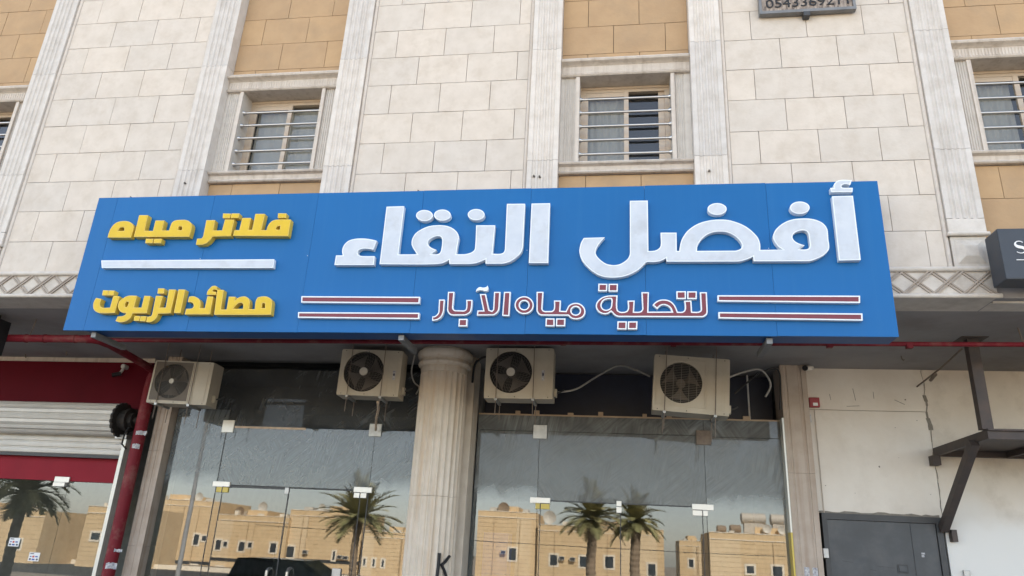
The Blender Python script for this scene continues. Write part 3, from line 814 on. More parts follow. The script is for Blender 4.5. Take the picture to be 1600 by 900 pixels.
# ---------------------------------------------------------------- roller shutter
sh = thing('roller_shutter', (-9.3, 9.7, 2.6), 'half raised grey slatted roller shutter under the red fascia', 'shutter')
b = MB(); n = 15
ring = []
for k in range(n):
    for fr, dr in ((0.0, -0.016), (0.07, 0.0), (0.5, 0.012), (0.93, 0.0)):
        a = 2 * math.pi * (k + fr) / n
        ring.append((9.72 + (0.225 + dr) * math.cos(a), 3.13 + (0.225 + dr) * math.sin(a)))
b.prism_x(ring, -14.0, -7.25); b.build('rolled_slats', M['shutter'], sh)
b = MB(); z = 2.63
prof = []
while z < 3.05:
    prof += [(9.85, z), (9.828, z + 0.012), (9.822, z + 0.04), (9.828, z + 0.07), (9.85, z + 0.082)]; z += 0.088
prof += [(9.86, z), (9.86, 2.63)]
b.prism_x(prof, -14.0, -7.20); b.build('curtain_slats', M['shutter'], sh)
b = MB(); b.box(-14, -7.20, 9.81, 9.87, 2.585, 2.628); b.build('bottom_bar', M['darkframe'], sh)
b = MB()
ring = []
for k in range(18):
    a = 2 * math.pi * k / 18; da = 2 * math.pi / 18
    for fr, r_ in ((0, 0.236), (0.25, 0.236), (0.4, 0.252), (0.85, 0.252)):
        ring.append((9.72 + r_ * math.cos(a + da * fr), 3.13 + r_ * math.sin(a + da * fr)))
b.prism_x(ring, -7.245, -7.21)
for (x0, x1, r_) in ((-7.21, -7.14, 0.15), (-7.14, -7.08, 0.17), (-7.08, -7.02, 0.11), (-7.02, -6.95, 0.05)):
    b.prism_x([(9.72 + r_ * math.cos(6.283 * k / 16), 3.13 + r_ * math.sin(6.283 * k / 16)) for k in range(16)], x0 + 0.001, x1)
b.build('drive_gear', M['grease'], sh)
b = MB(); b.tube([(-7.05, 9.66, 3.02), (-7.05, 9.60, 2.9), (-7.10, 9.66, 2.78), (-7.08, 9.75, 2.72)], 0.012, 6); b.build('drive_cable', M['cable_b'], sh)
b = MB(); b.box(-7.17, -7.115, 9.76, 9.90, 0.16, 2.86); b.build('guide_rail', M['alu_white'], sh)
b = MB(); b.box(-7.28, -7.10, 9.72, 9.90, 2.865, 2.92); b.build('rail_bracket', M['steel'], sh)

# ---------------------------------------------------------------- red pipes
pp = thing('fire_pipe', (-6.97, 9.72, 0.15), 'thick red fire pipe running under the soffit, elbowing back and down the wall', 'pipe')
b = MB()
YP = 8.0; ZP = at(60, 529, YP).z
xl = at(10, 529, YP).x; xe = at(145, 530, YP).x
b.tube([(xl, YP, ZP), (xe, YP, ZP)], 0.05, 14)
b.tube([(xe - 0.08, YP, ZP), (xe + 0.0, YP, ZP), (xe + 0.06, YP + 0.06, ZP), (xe + 0.06, YP + 0.2, ZP)], 0.056, 14)
b.tube([(xe + 0.06, YP + 0.2, ZP), (-6.80, 9.45, ZP)], 0.05, 14)
b.tube([(-6.80, 9.4, ZP), (-6.80, 9.6, ZP - 0.02), (-6.875, 9.70, ZP - 0.12), (-6.885, 9.70, ZP - 0.3)], [0.056, 0.065, 0.085, 0.085], 14)
b.build('branch_pipe', M['red_paint'], pp, smooth=True)
b = MB(); b.tube([(-6.885, 9.70, ZP - 0.28), (-6.885, 9.70, 0.16)], 0.085, 18); b.build('riser', M['red_paint'], pp, smooth=True)
for x in (xl + 0.28, xl + 0.55, xe - 0.25):
    b = MB(); b.tube([(x, YP, ZP), (x + 0.02, YP, ZP)], 0.056, 14); b.build('coupling', M['red_paint'], pp, smooth=True)
b = MB(); xh = at(48, 520, YP).x
b.tube([(xh, YP, ZP + 0.05), (xh + 0.03, YP, ZS)], 0.006, 6); b.build('hanger_rod', M['rod'], pp)
p2 = thing('sprinkler_pipe', (0, 8.0, 3.9), 'thin red pipe running straight along the soffit behind the blue sign', 'pipe')
b = MB(); zq0, zq1 = at(170, 531.5, 8.0).z, at(1600, 538.2, 8.0).z
b.tube([at(172, 531.5, 8.0), (0, 8.0, (zq0 + zq1) / 2), (5.5, 8.0, zq1 + 0.006)], 0.026, 10); b.build('pipe_run', M['red_paint'], p2, smooth=True)
for px in (585, 880, 1052, 1296, 1420):
    q = at(px, 537, 8.0); b = MB(); b.box(q.x - 0.03, q.x + 0.03, 7.97, 8.03, (zq0 + zq1) / 2 - 0.03, ZS - 0.001 if px in (880,) else (zq0 + zq1) / 2 + 0.03); b.build('pipe_clip', M['red_paint'], p2)

# ---------------------------------------------------------------- blue shop sign
YB = 6.80
def sp(px, py, y=YB): return at(px, py, y)
sx0, sx1 = -0.8844 * YB, 0.3717 * YB
sz0, sz1 = 1.6 + 0.2980 * YB, 1.6 + 0.5348 * YB
sign = thing('shop_sign', ((sx0 + sx1) / 2, YB, sz0), 'long blue shop sign with raised white, yellow and maroon Arabic lettering', 'sign')
sx = [sx0] + [k * YB for k in (-0.8482, -0.6697, -0.4869, -0.3098, -0.1370, 0.0366, 0.2146)] + [sx1]
for i, (a, c) in enumerate(zip(sx[:-1], sx[1:])):
    dz = (0, 0.0, 0.004, 0.0, 0.006, 0.0, 0.008, 0.0)[i]
    b = MB(); b.cur = random.random(); b.box(a + 0.0012, c - 0.0012, YB + 0.0005 * (i % 3), YB + 0.03, sz0 - dz * 0.4, sz1 + dz * 0.5)
    b.build('sign_panel', M['blue'], sign)
b = MB(); b.box(sx[1] + 0.01, sx1 - 0.004, YB + 0.031, 7.06, sz0 + 0.003, sz1 - 0.02); b.build('sign_box', M['blue_edge'], sign)
b = MB()
for (px, py) in ((160, 526), (633, 529), (1198, 536)):
    q = at(px, py, 7.0)
    b = MB(); b.bar((q.x, 6.86, sz0 - 0.032), (q.x, 7.38, sz0 - 0.032), 0.055, 0.055); b.build('bracket_tube', M['bracket'], sign)
rnd = random.Random(5)
for x in sx[2:-1]:
    for z in ((sz0 + sz1) / 2 + rnd.uniform(-.1, .1),):
        b = MB(); b.bbox(x - 0.02, x - 0.014, YB - 0.004, YB + 0.001, z, z + 0.006, 0.001); b.build('rivet', M['rim'], sign)


for px, py in ((209, 306), (656, 298)):
    q = at(px, py, YB + 0.1)
    b = MB(); b.poly([[(q.x - .02, sz1 - .03), (q.x + .035, sz1 - .03), (q.x + .005, sz1 + .04), (q.x - .015, sz1 + .05)]], .03, lambda u, v, k: Vector((u, YB + .06 + k, v))); b.build('hanging_lug', M['rod'], sign)

def clean(pts):
    """smooth the soft bends of a traced outline, keep its corners"""
    n = len(pts); P = [Vector(p) for p in pts]
    seg = [(P[(i + 1) % n] - P[i]) for i in range(n)]
    ln = [s.length for s in seg]
    straight = [ln[i] > 2.2 * max(ln[i - 1], ln[(i + 1) % n]) * 0.75 and ln[i] > 7 for i in range(n)]
    corner = []
    for i in range(n):
        a = seg[i - 1].angle_signed(seg[i]) if ln[i - 1] > 0 and ln[i] > 0 else 0
        corner.append(abs(a) > R(43))
    outp = []
    for i in range(n):
        a, c = P[i], P[(i + 1) % n]
        outp.append(a)
        if straight[i] or (corner[i] and corner[(i + 1) % n]): continue
        def tan(j, own):
            if corner[j]: return seg[own].normalized()
            if straight[j - 1]: return seg[j - 1].normalized()
            if straight[j]: return seg[j].normalized()
            return (seg[j - 1].normalized() + seg[j].normalized()).normalized()
        t0, t1 = tan(i, i) * ln[i], tan((i + 1) % n, i) * ln[i]
        k = 3 if ln[i] > 2 else 2
        for s in range(1, k):
            u = s / k
            outp.append((2 * u**3 - 3 * u**2 + 1) * a + (u**3 - 2 * u**2 + u) * t0 + (-2 * u**3 + 3 * u**2) * c + (u**3 - u**2) * t1)
    return outp

def area(l): return 0.5 * sum(l[i - 1].x * l[i].y - l[i].x * l[i - 1].y for i in range(len(l)))
def inset(l, d):
    """offset a closed loop towards its left (inside when counter-clockwise)"""
    n = len(l); o = []
    for i in range(n):
        e0 = (l[i] - l[i - 1]); e1 = (l[(i + 1) % n] - l[i])
        if e0.length < 1e-6 or e1.length < 1e-6: o.append(l[i]); continue
        e0.normalize(); e1.normalize()
        n0, n1 = Vector((-e0.y, e0.x)), Vector((-e1.y, e1.x))
        m = n0 + n1
        if m.length < 0.25: o.append(l[i] + n0 * d); continue
        m.normalize()
        o.append(l[i] + m * min(d / max(0.35, m.dot(n0)), d * 2.0))
    return o

def letter(name, loops, ox, oy, body, face, depth=0.06, rim=0.011, sc=10.0, ell=False):
    yf = YB - depth
    L2 = []
    for k, l in enumerate(loops):
        pts = clean([(ox + x / sc, oy + y / sc) for x, y in l]) if not ell else [Vector((ox + x / sc, oy + y / sc)) for x, y in l]
        q = [at(p.x, p.y, yf) for p in pts]
        q = [Vector((v.x, v.z)) for v in q]
        r = [q[0]]
        for v in q[1:]:
            if (v - r[-1]).length > 0.0015: r.append(v)
        if (r[-1] - r[0]).length < 0.0015: r.pop()
        if (area(r) > 0) != (k == 0): r.reverse()
        L2.append(r)
    b = MB(); b.poly(L2, depth - 0.0006, lambda u, v, k: Vector((u, yf + k, v)))
    lo = b.build(name, body, sign)
    I2 = [inset(l, rim) for l in L2]
    b = MB(); b.poly(I2, 0.0035, lambda u, v, k: Vector((u, yf - 0.002 + k, v)))
    b.build('letter_face', face, lo)
    return lo
def oval(cx, cy, rx, ry, n=28): return [(cx + rx * math.cos(6.2832 * k / n), cy + ry * math.sin(6.2832 * k / n)) for k in range(n)]

WB, WF = M['rim'], M['acrylic']
letter('letter', [[(100,590),(205,590),(195,530),(205,470),(240,410),(300,360),(380,335),(480,325),(600,332),(735,360),(680,500),(600,485),(540,483),(490,490),(450,510),(437,545),(450,580),(490,598),(550,602),(705,602),(690,740),(75,740)]], 515, 340, WB, WF)
# joined na-qa: outline in photo tenths, all offset to origin (0,0)
def o(ox, oy, l): return [(ox * 10 + x, oy * 10 + y) for x, y in l]
naqa = (o(570,305,[(340,180),(615,170)]) + o(515,340,[(1075,575)]) + o(630,340,[(215,572),(180,520),(140,450),(130,390),(150,310),(200,240),(290,180),(400,135),(520,120),(640,122),(730,145),(800,185),(850,240),(870,300),(865,350),(850,430),(838,510),(830,572),(950,572),(1020,560),(1080,535),(1115,500),(1125,440),(1140,120)])
        + o(720,350,[(538,20),(497,462),(620,465),(660,450),(680,425),(690,380)]) + o(720,305,[(720,135),(1005,133)]) + o(720,350,[(975,330),(960,400),(930,460),(880,510),(800,570),(720,605),(630,620),(385,620),(385,552),(330,577),(260,605),(170,622),(0,625)])
        + o(630,340,[(720,725),(715,660),(660,690),(610,712),(560,722),(480,728),(0,730)]) + o(515,340,[(780,727)]))
qhole = o(630,340,[(560,290),(520,290),(470,305),(420,335),(390,370),(385,400),(400,435),(440,470),(520,505),(437,570),(520,572),(560,562),(585,530),(598,480),(608,400),(605,330),(590,303)])
letter('letter', [naqa, qhole], 0, 0, WB, WF)
letter('letter_dot', [oval(932, 317, 132, 87)], 570, 305, WB, WF, ell=True)
letter('letter_dot', [oval(1212, 310, 132, 87)], 570, 305, WB, WF, ell=True)
letter('letter_dot', [oval(240, 303, 132, 88)], 720, 305, WB, WF, ell=True)
letter('letter', [[(8305,3180),(8595,3175),(8565,4110),(8262,4110)]], 0, 0, WB, WF)
fadl = (o(895,305,[(892,88),(1172,83)]) + o(895,360,[(1182,322),(1270,318),(1320,300),(1360,265),(1375,220)]) + o(1030,340,[(20,235),(272,235),(275,520),(315,520),(325,440),(345,360),(380,290),(440,210),(520,145),(620,90),(730,55),(850,35),(960,30),(1080,38),(1200,70),(1310,115),(1400,170),(1480,240),(1540,310),(1570,380),(1580,440)])
        + o(1150,340,[(380,505),(735,500),(670,460),(620,400),(585,330),(580,290),(600,220),(640,165),(710,105),(800,55),(900,25),(1020,13),(1140,15),(1250,35),(1340,75),(1400,130),(1430,190),(1438,260),(1445,350),(1457,440),(1450,500),(1410,550),(1350,600),(1280,635),(1200,665),(1130,680),(275,682),(268,608),(200,640),(130,665)])
        + o(1030,340,[(1270,680),(1200,686),(115,688),(108,632)]) + o(895,360,[(1400,465),(1340,485),(1260,495),(1150,497),(1100,545),(1030,610),(950,660),(860,700),(760,727),(650,737),(540,733),(450,715),(370,680),(290,625),(220,560),(160,490),(120,410),(102,330),(108,270),(130,190),(170,118),(500,108),(460,150),(410,210),(375,270),(355,330),(365,380),(400,430),(450,475),(520,520),(600,540),(680,540),(750,520),(810,485),(860,440),(885,390),(893,330)]))
dhole = o(1030,340,[(590,520),(600,440),(630,380),(690,310),(770,255),(860,225),(950,218),(1040,225),(1130,255),(1200,300),(1260,360),(1290,415),(1295,450),(1275,485),(1230,507),(1180,517)])
fhole = o(1150,340,[(1020,200),(960,215),(905,250),(883,290),(890,330),(930,375),(1000,410),(1072,432),(988,495),(1100,495),(1140,475),(1155,440),(1145,350),(1135,270),(1120,230),(1080,203)])
letter('letter', [fadl, dhole, fhole], 0, 0, WB, WF)
letter('letter_dot', [oval(405, 215, 150, 92)], 1080, 305, WB, WF, ell=True)
letter('letter_dot', [oval(497, 245, 155, 97)], 1200, 300, WB, WF, ell=True)
letter('letter', [[(13000,3065),(13328,3058),(13450,4062),(13110,4070)]], 0, 0, WB, WF)
letter('letter', [[(275,235),(330,235),(325,200),(340,165),(375,130),(430,112),(500,108),(610,115),(585,190),(530,178),(480,180),(450,195),(445,215),(470,232),(625,235),(620,302),(285,302)]], 1270, 270, WB, WF)
# maroon line
MR = M['maroon']
def maroon(l, ox, oy, **k): return letter('letter' if len(l[0]) > 4 or k.pop('big', False) else 'letter_dot', l, ox, oy, WB, MR, depth=0.045, rim=0.0125, **k)
maroon([[(160,280),(250,280),(240,440),(225,500),(190,560),(150,590),(100,608),(50,612),(55,545),(90,540),(130,510),(150,470)]], 670, 440)
maroon([[(300,160),(400,160),(380,400),(390,430),(420,447),(545,450),(575,435),(585,400),(585,285),(682,285),(670,430),(650,480),(610,510),(560,528),(380,530),(330,515),(295,475),(285,430)]], 670, 440)
maroon([[(470,582),(603,582),(597,700),(462,700)]], 670, 440)
maroon([[(797,195),(893,193),(945,440),(985,455),(1005,430),(1020,160),(1118,160),(1105,400),(1090,460),(1050,505),(1000,527),(750,530),(760,450),(850,450)]], 670, 440)
letter('letter', [[(735,155),(755,110),(800,85),(850,95),(905,78),(917,60),(930,100),(920,140),(880,150),(830,135),(790,137)]], 670, 440, WB, WB, depth=0.045, rim=0.004)
maroon([[(1175,160),(1280,160),(1258,540),(1145,535)]], 670, 440, big=True)
maroon([oval(290, 368, 150, 140), oval(290, 367, 68, 66, 22)], 790, 440, ell=True)
maroon([[(485,160),(592,160),(575,420),(590,450),(620,460),(710,460),(745,440),(755,410),(755,295),(865,295),(855,455),(940,460),(960,420),(985,375),(1030,345),(1090,332),(1150,340),(1200,370),(1235,415),(1248,470),(1235,520),(1200,560),(1150,583),(1090,590),(1040,580),(1000,555),(975,532),(570,530),(530,520),(500,490),(482,445)], oval(1095, 455, 66, 60, 22)], 790, 440)
for q in ([(628,572),(765,575),(765,700),(622,697)], [(790,575),(935,575),(930,697),(785,697)]): maroon([q], 790, 440)
tah = (o(900,440,[(650,215),(500,218),(420,240),(360,280),(320,330),(308,380),(320,430),(350,470),(400,500),(460,510),(510,497),(548,470),(565,485),(590,515),(640,545),(680,552)])
       + o(980,440,[(1170,557),(1215,540),(1250,505),(1258,460),(1245,165),(1135,165),(1150,430),(1140,455),(1110,470),(1015,470),(1003,295),(890,300),(900,420),(885,455),(860,470),(790,470),(775,430),(745,370),(700,320),(640,288),(570,278),(500,288),(440,320),(395,365),(470,430),(500,395),(550,368),(600,370),(650,395),(680,430),(695,468),(332,470),(340,165)])
       + o(900,440,[(1022,165),(1035,420),(1015,460),(985,470),(908,470),(918,295),(805,298),(810,420),(795,455),(760,470),(690,470),(655,450),(645,410)]))
thole = o(900,440,[(545,270),(480,275),(430,300),(405,340),(400,380),(420,420),(460,440),(500,435),(535,410),(548,370),(555,300)])
maroon([tah, thole], 0, 0)
for q in ([(350,32),(490,35),(487,150),(345,150)], [(510,35),(655,35),(652,155),(508,155)], [(648,620),(795,620),(790,748),(642,745)], [(812,622),(962,620),(955,745),(808,745)]): maroon([q], 900, 440)
for q in ([(768,150),(918,150),(918,272),(770,272)], [(938,152),(1088,152),(1088,272),(938,272)]): maroon([q], 980, 440)
for q in ([(4710,4627),(6564,4638),(6554,4744),(4705,4727)], [(4658,4876),(6554,4887),(6547,4986),(4655,4965)], [(11211,4613),(13440,4620),(13440,4734),(11213,4709)], [(11225,4876),(13476,4897),(13480,5010),(11228,4975)]):
    letter('stripe', [q], 0, 0, WB, MR, depth=0.045, rim=0.0135)
letter('stripe', [[(1582,4069),(4284,4051),(4267,4186),(1590,4186)]], 0, 0, WB, WF, depth=0.05, rim=0.01)
# yellow lines
YY, YR = M['yellow'], M['yellow_rim']
def yel(l, ox, oy): return letter('letter', l, ox, oy, YR, YY, depth=0.07, rim=0.009)
yel([[(80,460),(110,360),(150,290),(200,240),(270,210),(350,203),(420,215),(465,245),(485,290),(480,340),(440,462)], [(240,358),(270,310),(310,300),(340,305),(345,330),(338,358)]], 160, 325)
yel([[(490,452),(575,112),(715,112),(655,355),(790,358),(830,195),(968,195),(930,350),(1040,352),(1060,290),(1090,225),(1140,195),(1230,185),(1310,188),(1365,215),(1395,255),(1395,300),(1355,450)], [(1182,345),(1185,300),(1205,285),(1240,290),(1245,315),(1238,347)]], 160, 325)
for q in ([(680,480),(797,482),(780,550),(668,548)], [(812,480),(930,480),(912,550),(798,550)]): yel([q], 160, 325)
yel([[(225,190),(360,190),(330,350),(470,350),(515,180),(660,182),(600,440),(320,445),(280,500),(230,545),(170,570),(60,572),(80,480),(150,475),(175,440)]], 300, 325)
for q in ([(485,85),(607,88),(592,158),(480,158)], [(620,85),(740,85),(725,155),(608,158)]): yel([q], 300, 325)
yel([[(640,435),(665,345),(740,345),(785,155),(920,155),(880,340),(940,340),(990,92),(1140,92),(1080,345),(1165,345),(1180,290),(1220,230),(1280,190),(1350,180),(1545,180),(1500,440)], [(1310,322),(1330,285),(1380,278),(1370,338),(1320,338)]], 300, 325)
yel([[(1345,82),(1475,85),(1465,155),(1340,155)]], 300, 325)
yel([[(150,255),(235,270),(210,340),(215,385),(250,405),(370,405),(420,225),(515,228),(440,490),(230,492),(160,475),(120,440),(105,380),(115,320)]], 135, 440)
for q in ([(260,135),(346,138),(331,215),(245,212)], [(352,138),(440,140),(420,215),(338,215)]): yel([q], 135, 440)
yel([[(590,250),(640,225),(700,218),(790,222),(740,405),(860,405),(905,222),(1000,225),(940,495),(720,495),(690,560),(640,605),(580,630),(510,632),(455,615),(490,545),(560,540),(610,520),(620,490),(550,480),(510,445),(495,390),(505,330),(545,280)], [(600,395),(605,340),(630,310),(660,320),(650,370),(630,400)]], 135, 440)
for q in ([(755,535),(840,538),(820,612),(735,610)], [(850,540),(938,540),(918,620),(832,615)]): yel([q], 135, 440)
yel([[(1085,222),(1195,225),(1140,405),(1240,405),(1290,122),(1395,125),(1310,495),(1120,500),(1090,570),(1040,615),(980,635),(935,628),(950,550),(1010,540),(1030,500)]], 135, 440)
yel([[(1120,105),(1220,108),(1205,185),(1110,185)]], 135, 440)
yel([[(1440,122),(1545,125),(1465,492),(1365,490)]], 135, 440)
yel([[(135,512),(160,425),(240,420),(270,400),(278,370),(260,330),(230,320),(185,318),(205,235),(270,228),(330,250),(370,290),(380,340),(375,415),(450,415),(490,230),(580,235),(530,512)]], 275, 440)
yel([[(480,205),(490,155),(520,115),(560,75),(610,65),(645,80),(635,130),(600,122),(572,132),(575,155),(625,160),(620,205)]], 275, 440)
yel([[(595,518),(645,125),(745,130),(700,435),(790,435),(825,235),(930,238),(920,300),(960,260),(1010,238),(1080,232),(1130,260),(1150,310),(1140,430),(1230,430),(1250,290),(1280,245),(1340,232),(1420,235),(1470,260),(1500,300),(1500,350),(1480,518)],
     [(890,425),(930,375),(980,335),(1030,332),(1050,360),(1045,425)], [(1335,415),(1345,345),(1365,330),(1390,340),(1390,415)]], 275, 440)

# ---------------------------------------------------------------- charcoal sign at the right edge
ss = thing('side_sign', (4.3, 6.75, 4.17), 'charcoal box sign with a white serif letter S at the right edge', 'sign')
b = MB(); b.bbox(3.50, 5.2, 6.75, 7.0, 4.17, 4.68, 0.012); b.build('sign_box', M['grey_sign'], ss)
def text_mesh(s, size, name, m, parent, loc, extrude=0.004, rx=90):
    c = bpy.data.curves.new(name, 'FONT'); c.body = s; c.size = size; c.extrude = extrude
    t = bpy.data.objects.new(name, c); COL.objects.link(t)
    bpy.context.view_layer.update()
    me = bpy.data.meshes.new_from_object(t.evaluated_get(bpy.context.evaluated_depsgraph_get()))
    bpy.data.objects.remove(t); me.name = name
    me.materials.clear(); me.materials.append(m)
    me.transform(Matrix.Translation(Vector(loc) - ORIG[parent.name]) @ Matrix.Rotation(R(rx), 4, 'X'))
    ob = bpy.data.objects.new(name, me); COL.objects.link(ob); ob.parent = parent; ORIG[ob.name] = ORIG[parent.name]
    return ob
# serif S swept from a centre line with swelling width
def serif_s(cx, cz, h, y):
    pts = []
    n = 40
    for i in range(n + 1):
        t = i / n
        a = R(35) + R(215) * min(1, t * 2) if t <= 0.5 else 0
        if t <= 0.5:
            a = R(30 + 220 * (t / 0.5)); x = cx + 0.29 * h * math.cos(a); z = cz + 0.25 * h + 0.23 * h * math.sin(a)
        else:
            a = R(70 - 220 * ((t - 0.5) / 0.5)); x = cx + 0.31 * h * math.cos(a); z = cz - 0.24 * h + 0.24 * h * math.sin(a)
        pts.append((x, z))
    b = MB(); L_, R_ = [], []
    for i, (x, z) in enumerate(pts):
        q0, q1 = pts[max(0, i - 1)], pts[min(n, i + 1)]
        d = Vector((q1[0] - q0[0], q1[1] - q0[1])); d = d.normalized() if d.length else Vector((1, 0)); nn = Vector((-d.y, d.x))
        wv = h * (0.028 + 0.085 * math.exp(-((i / n - 0.5) / 0.18) ** 2))
        L_.append((x + nn.x * wv, z + nn.y * wv)); R_.append((x - nn.x * wv, z - nn.y * wv))
    b.poly([L_ + R_[::-1]], 0.006, lambda u, v, k: Vector((u, y + k, v)))
    return b
serif_s(3.665, 4.485, 0.125, 6.743).build('letter', M['white_paint'], ss)
b = MB(); b.box(3.615, 4.6, 6.744, 6.7495, 4.355, 4.362); b.build('underline', M['white_paint'], ss)
b = MB(); b.box(3.9, 4.0, 7.001, 7.25, 4.4, 4.45); b.build('mount', M['darkframe'], ss)

# ---------------------------------------------------------------- phone number plate
pl = thing('number_plate', (2.12, 7.09, 7.58), 'weathered framed board with a phone number on the stone wall above the sign', 'sign')
b = MB(); b.box(1.63, 2.625, 7.075, 7.11, 7.61, 8.25); b.build('board', M['plate'], pl)
b = MB(); b.box(1.60, 2.655, 7.055, 7.12, 7.572, 7.609); b.box(1.60, 1.629, 7.056, 7.119, 7.61, 8.28); b.box(2.626, 2.655, 7.056, 7.119, 7.61, 8.28); b.box(1.63, 2.625, 7.057, 7.118, 8.251, 8.28); b.build('frame', M['bracket'], pl)
b = MB(); b.box(2.08, 2.15, 7.05, 7.13, 7.515, 7.571); b.build('clamp', M['darkframe'], pl)
tm = text_mesh('0543369211', 0.172, 'digits', M['black'], pl, (1.675, 7.070, 7.662), 0.003)
bbx = [v.co.x for v in tm.data.vertices]; k_ = 0.905 / (max(bbx) - min(bbx)); x_ = min(bbx)
for v in tm.data.vertices: v.co.x = x_ + (v.co.x - x_) * k_

# ---------------------------------------------------------------- outdoor AC units
def ac_unit(loc, W, H, D, label, roll=0.0, yawr=0.0, fan='spiral', fx=None, fr=None, square=False, rods=(0.18, 0.72)):
    t = thing('ac_unit', loc, label, 'air conditioner', 'air conditioner units hung under the soffit', (0, roll, yawr))
    fx = fx or W * 0.36; fr = fr or H * 0.40; fz = H * 0.52
    b = MB()
    circ = [(fx + fr * math.cos(-6.2832 * k / 40), fz + fr * math.sin(-6.2832 * k / 40)) for k in range(40)]
    rc = 0.02
    rect = []
    for cx_, cz_, a0 in ((W - rc, H - rc, 0), (rc, H - rc, 90), (rc, rc, 180), (W - rc, rc, 270)):
        for k in range(4):
            a = R(a0 + 30 * k); rect.append((cx_ + rc * math.cos(a), cz_ + rc * math.sin(a)))
    b.poly([rect, circ], 0.012, lambda u, v, k: Vector((u, k, v)))
    b.box(0.0, 0.014, 0.012, D, 0.002, H - 0.002); b.box(W - 0.014, W, 0.012, D, 0.002, H - 0.002); b.box(0.014, W - 0.014, 0.012, D, 0.0, 0.014); b.box(0.014, W - 0.014, 0.012, D, H - 0.014, H)
    b.box(0.014, W - 0.014, D - 0.012, D - 0.001, 0.014, H - 0.014)
    b.build('casing', M['ac'], t, local=True)
    b = MB(); b.tube([(fx, 0.10, fz), (fx, 0.19, fz)], fr * 1.05, 32); b.build('fan_cavity', M['acdark'], t, local=True)
    b = MB()
    for k in range(3 if square else 4):
        a0 = 6.2832 * k / (3 if square else 4) + 0.5
        pr = []
        for i in range(7):
            rr = fr * (0.2 + 0.72 * i / 6); wdt = 0.25 + 0.35 * i / 6
            pr.append((Vector((fx + rr * math.cos(a0 - wdt), 0.055, fz + rr * math.sin(a0 - wdt))), Vector((fx + rr * math.cos(a0 + wdt), 0.09, fz + rr * math.sin(a0 + wdt)))))
        for (p0, p1) in zip(pr[:-1], pr[1:]): b.quad(p0[0], p0[1], p1[1], p1[0])
    b.tube([(fx, 0.05, fz), (fx, 0.1, fz)], fr * 0.22, 20)
    b.build('fan', M['fan_light'] if fan != 'spiral' else M['fan'], t, local=True)
    g = MB()
    if fan == 'spiral':
        for k in range(36):
            a0 = 6.2832 * k / 36
            pts = [Vector((fx + fr * s * math.cos(a0 + 0.9 * (s - 0.2)), 0.006 - 0.012 * math.sin(s * 3.1), fz + fr * s * math.sin(a0 + 0.9 * (s - 0.2)))) for s in (0.2, 0.4, 0.6, 0.8, 1.0)]
            g.tube(pts, 0.0022, 4, caps=False)
        rings = [0.34, 0.48, 0.62, 0.76, 0.9]
    elif fan == 'rings':
        for k in range(8):
            a0 = 6.2832 * k / 8
            g.bar((fx + fr * 0.15 * math.cos(a0), 0.004, fz + fr * 0.15 * math.sin(a0)), (fx + fr * math.cos(a0), 0.004, fz + fr * math.sin(a0)), 0.004, 0.004, up=(0, 1, 0))
        rings = [0.18 + 0.055 * i for i in range(16)]
    else:
        for k in range(-11, 12):
            zz = k / 12 * fr; hw = math.sqrt(max(0, fr * fr - zz * zz))
            g.bar((fx - hw, 0.004, fz + zz), (fx + hw, 0.004, fz + zz), 0.0035, 0.0035, up=(0, 1, 0))
        for k in range(-2, 3):
            xx = k / 2.7 * fr; hw = math.sqrt(max(0, fr * fr - xx * xx))
            g.bar((fx + xx, 0.002, fz - hw), (fx + xx, 0.002, fz + hw), 0.006, 0.004, up=(0, 1, 0))
        rings = []
    for s in rings:
        n = 40; pts = [Vector((fx + fr * s * math.cos(6.2832 * k / n), 0.004 - 0.010 * math.sin(s * 3.1), fz + fr * s * math.sin(6.2832 * k / n))) for k in range(n + 1)]
        g.tube(pts, 0.002 if fan == 'spiral' else 0.0028, 4, caps=False)
    go = g.build('fan_grille', M['grille_mid'] if fan == 'bars' else M['grille'], t, local=True)
    if fan != 'bars':
        b = MB(); b.tube([(fx, -0.012, fz), (fx, 0.008, fz)], fr * (0.2 if fan == 'spiral' else 0.14), 24); b.build('hub_badge', M['hub'], go, local=True)
    # raised front detail
    b = MB()
    if square:
        e = fr + 0.03
        for (x0, x1, z0, z1) in ((fx - e - .012, fx + e + .012, fz + e, fz + e + .012), (fx - e - .012, fx + e + .012, fz - e - .012, fz - e), (fx - e - .012, fx - e, fz - e, fz + e), (fx + e, fx + e + .012, fz - e, fz + e)):
            b.box(max(0.012, x0), x1, -0.008, -0.0005, max(.02, z0), min(H - .02, z1))
    if fan == 'rings':
        e = fr + 0.028
        g2 = MB(); g2.poly([[(fx - e, fz - e), (fx + e, fz - e), (fx + e, fz + e), (fx - e, fz + e)], [(fx + fr * 1.002 * math.cos(6.2832 * k / 36), fz + fr * 1.002 * math.sin(6.2832 * k / 36)) for k in range(36)]], 0.003, lambda u, v, k: Vector((u, -0.004 + k, v)))
        g2.build('grille_corner', M['fan_light'], t, local=True)
    px0 = fx + fr + 0.055
    b.box(px0, px0 + 0.006, -0.003, -0.0005, 0.05, H - 0.05)
    if W - px0 > 0.12:
        b.box(px0 + 0.04, W - 0.05, -0.0035, -0.0005, H - 0.055, H - 0.05); b.box(px0 + 0.04, W - 0.05, -0.0035, -0.0005, 0.05, 0.055); b.box(W - 0.053, W - 0.048, -0.0035, -0.0005, 0.055, H - 0.055)
    b.build('front_trim', M['ac'], t, local=True)
    b = MB()
    for i, x in enumerate((0.06, W * .45, W - .06)):
        for z in (0.022, H - 0.022): b.bbox(x - .006, x + .006, -0.003, 0.001, z - .006, z + .006, 0.001)
    b.build('screw', M['grille'], t, local=True)
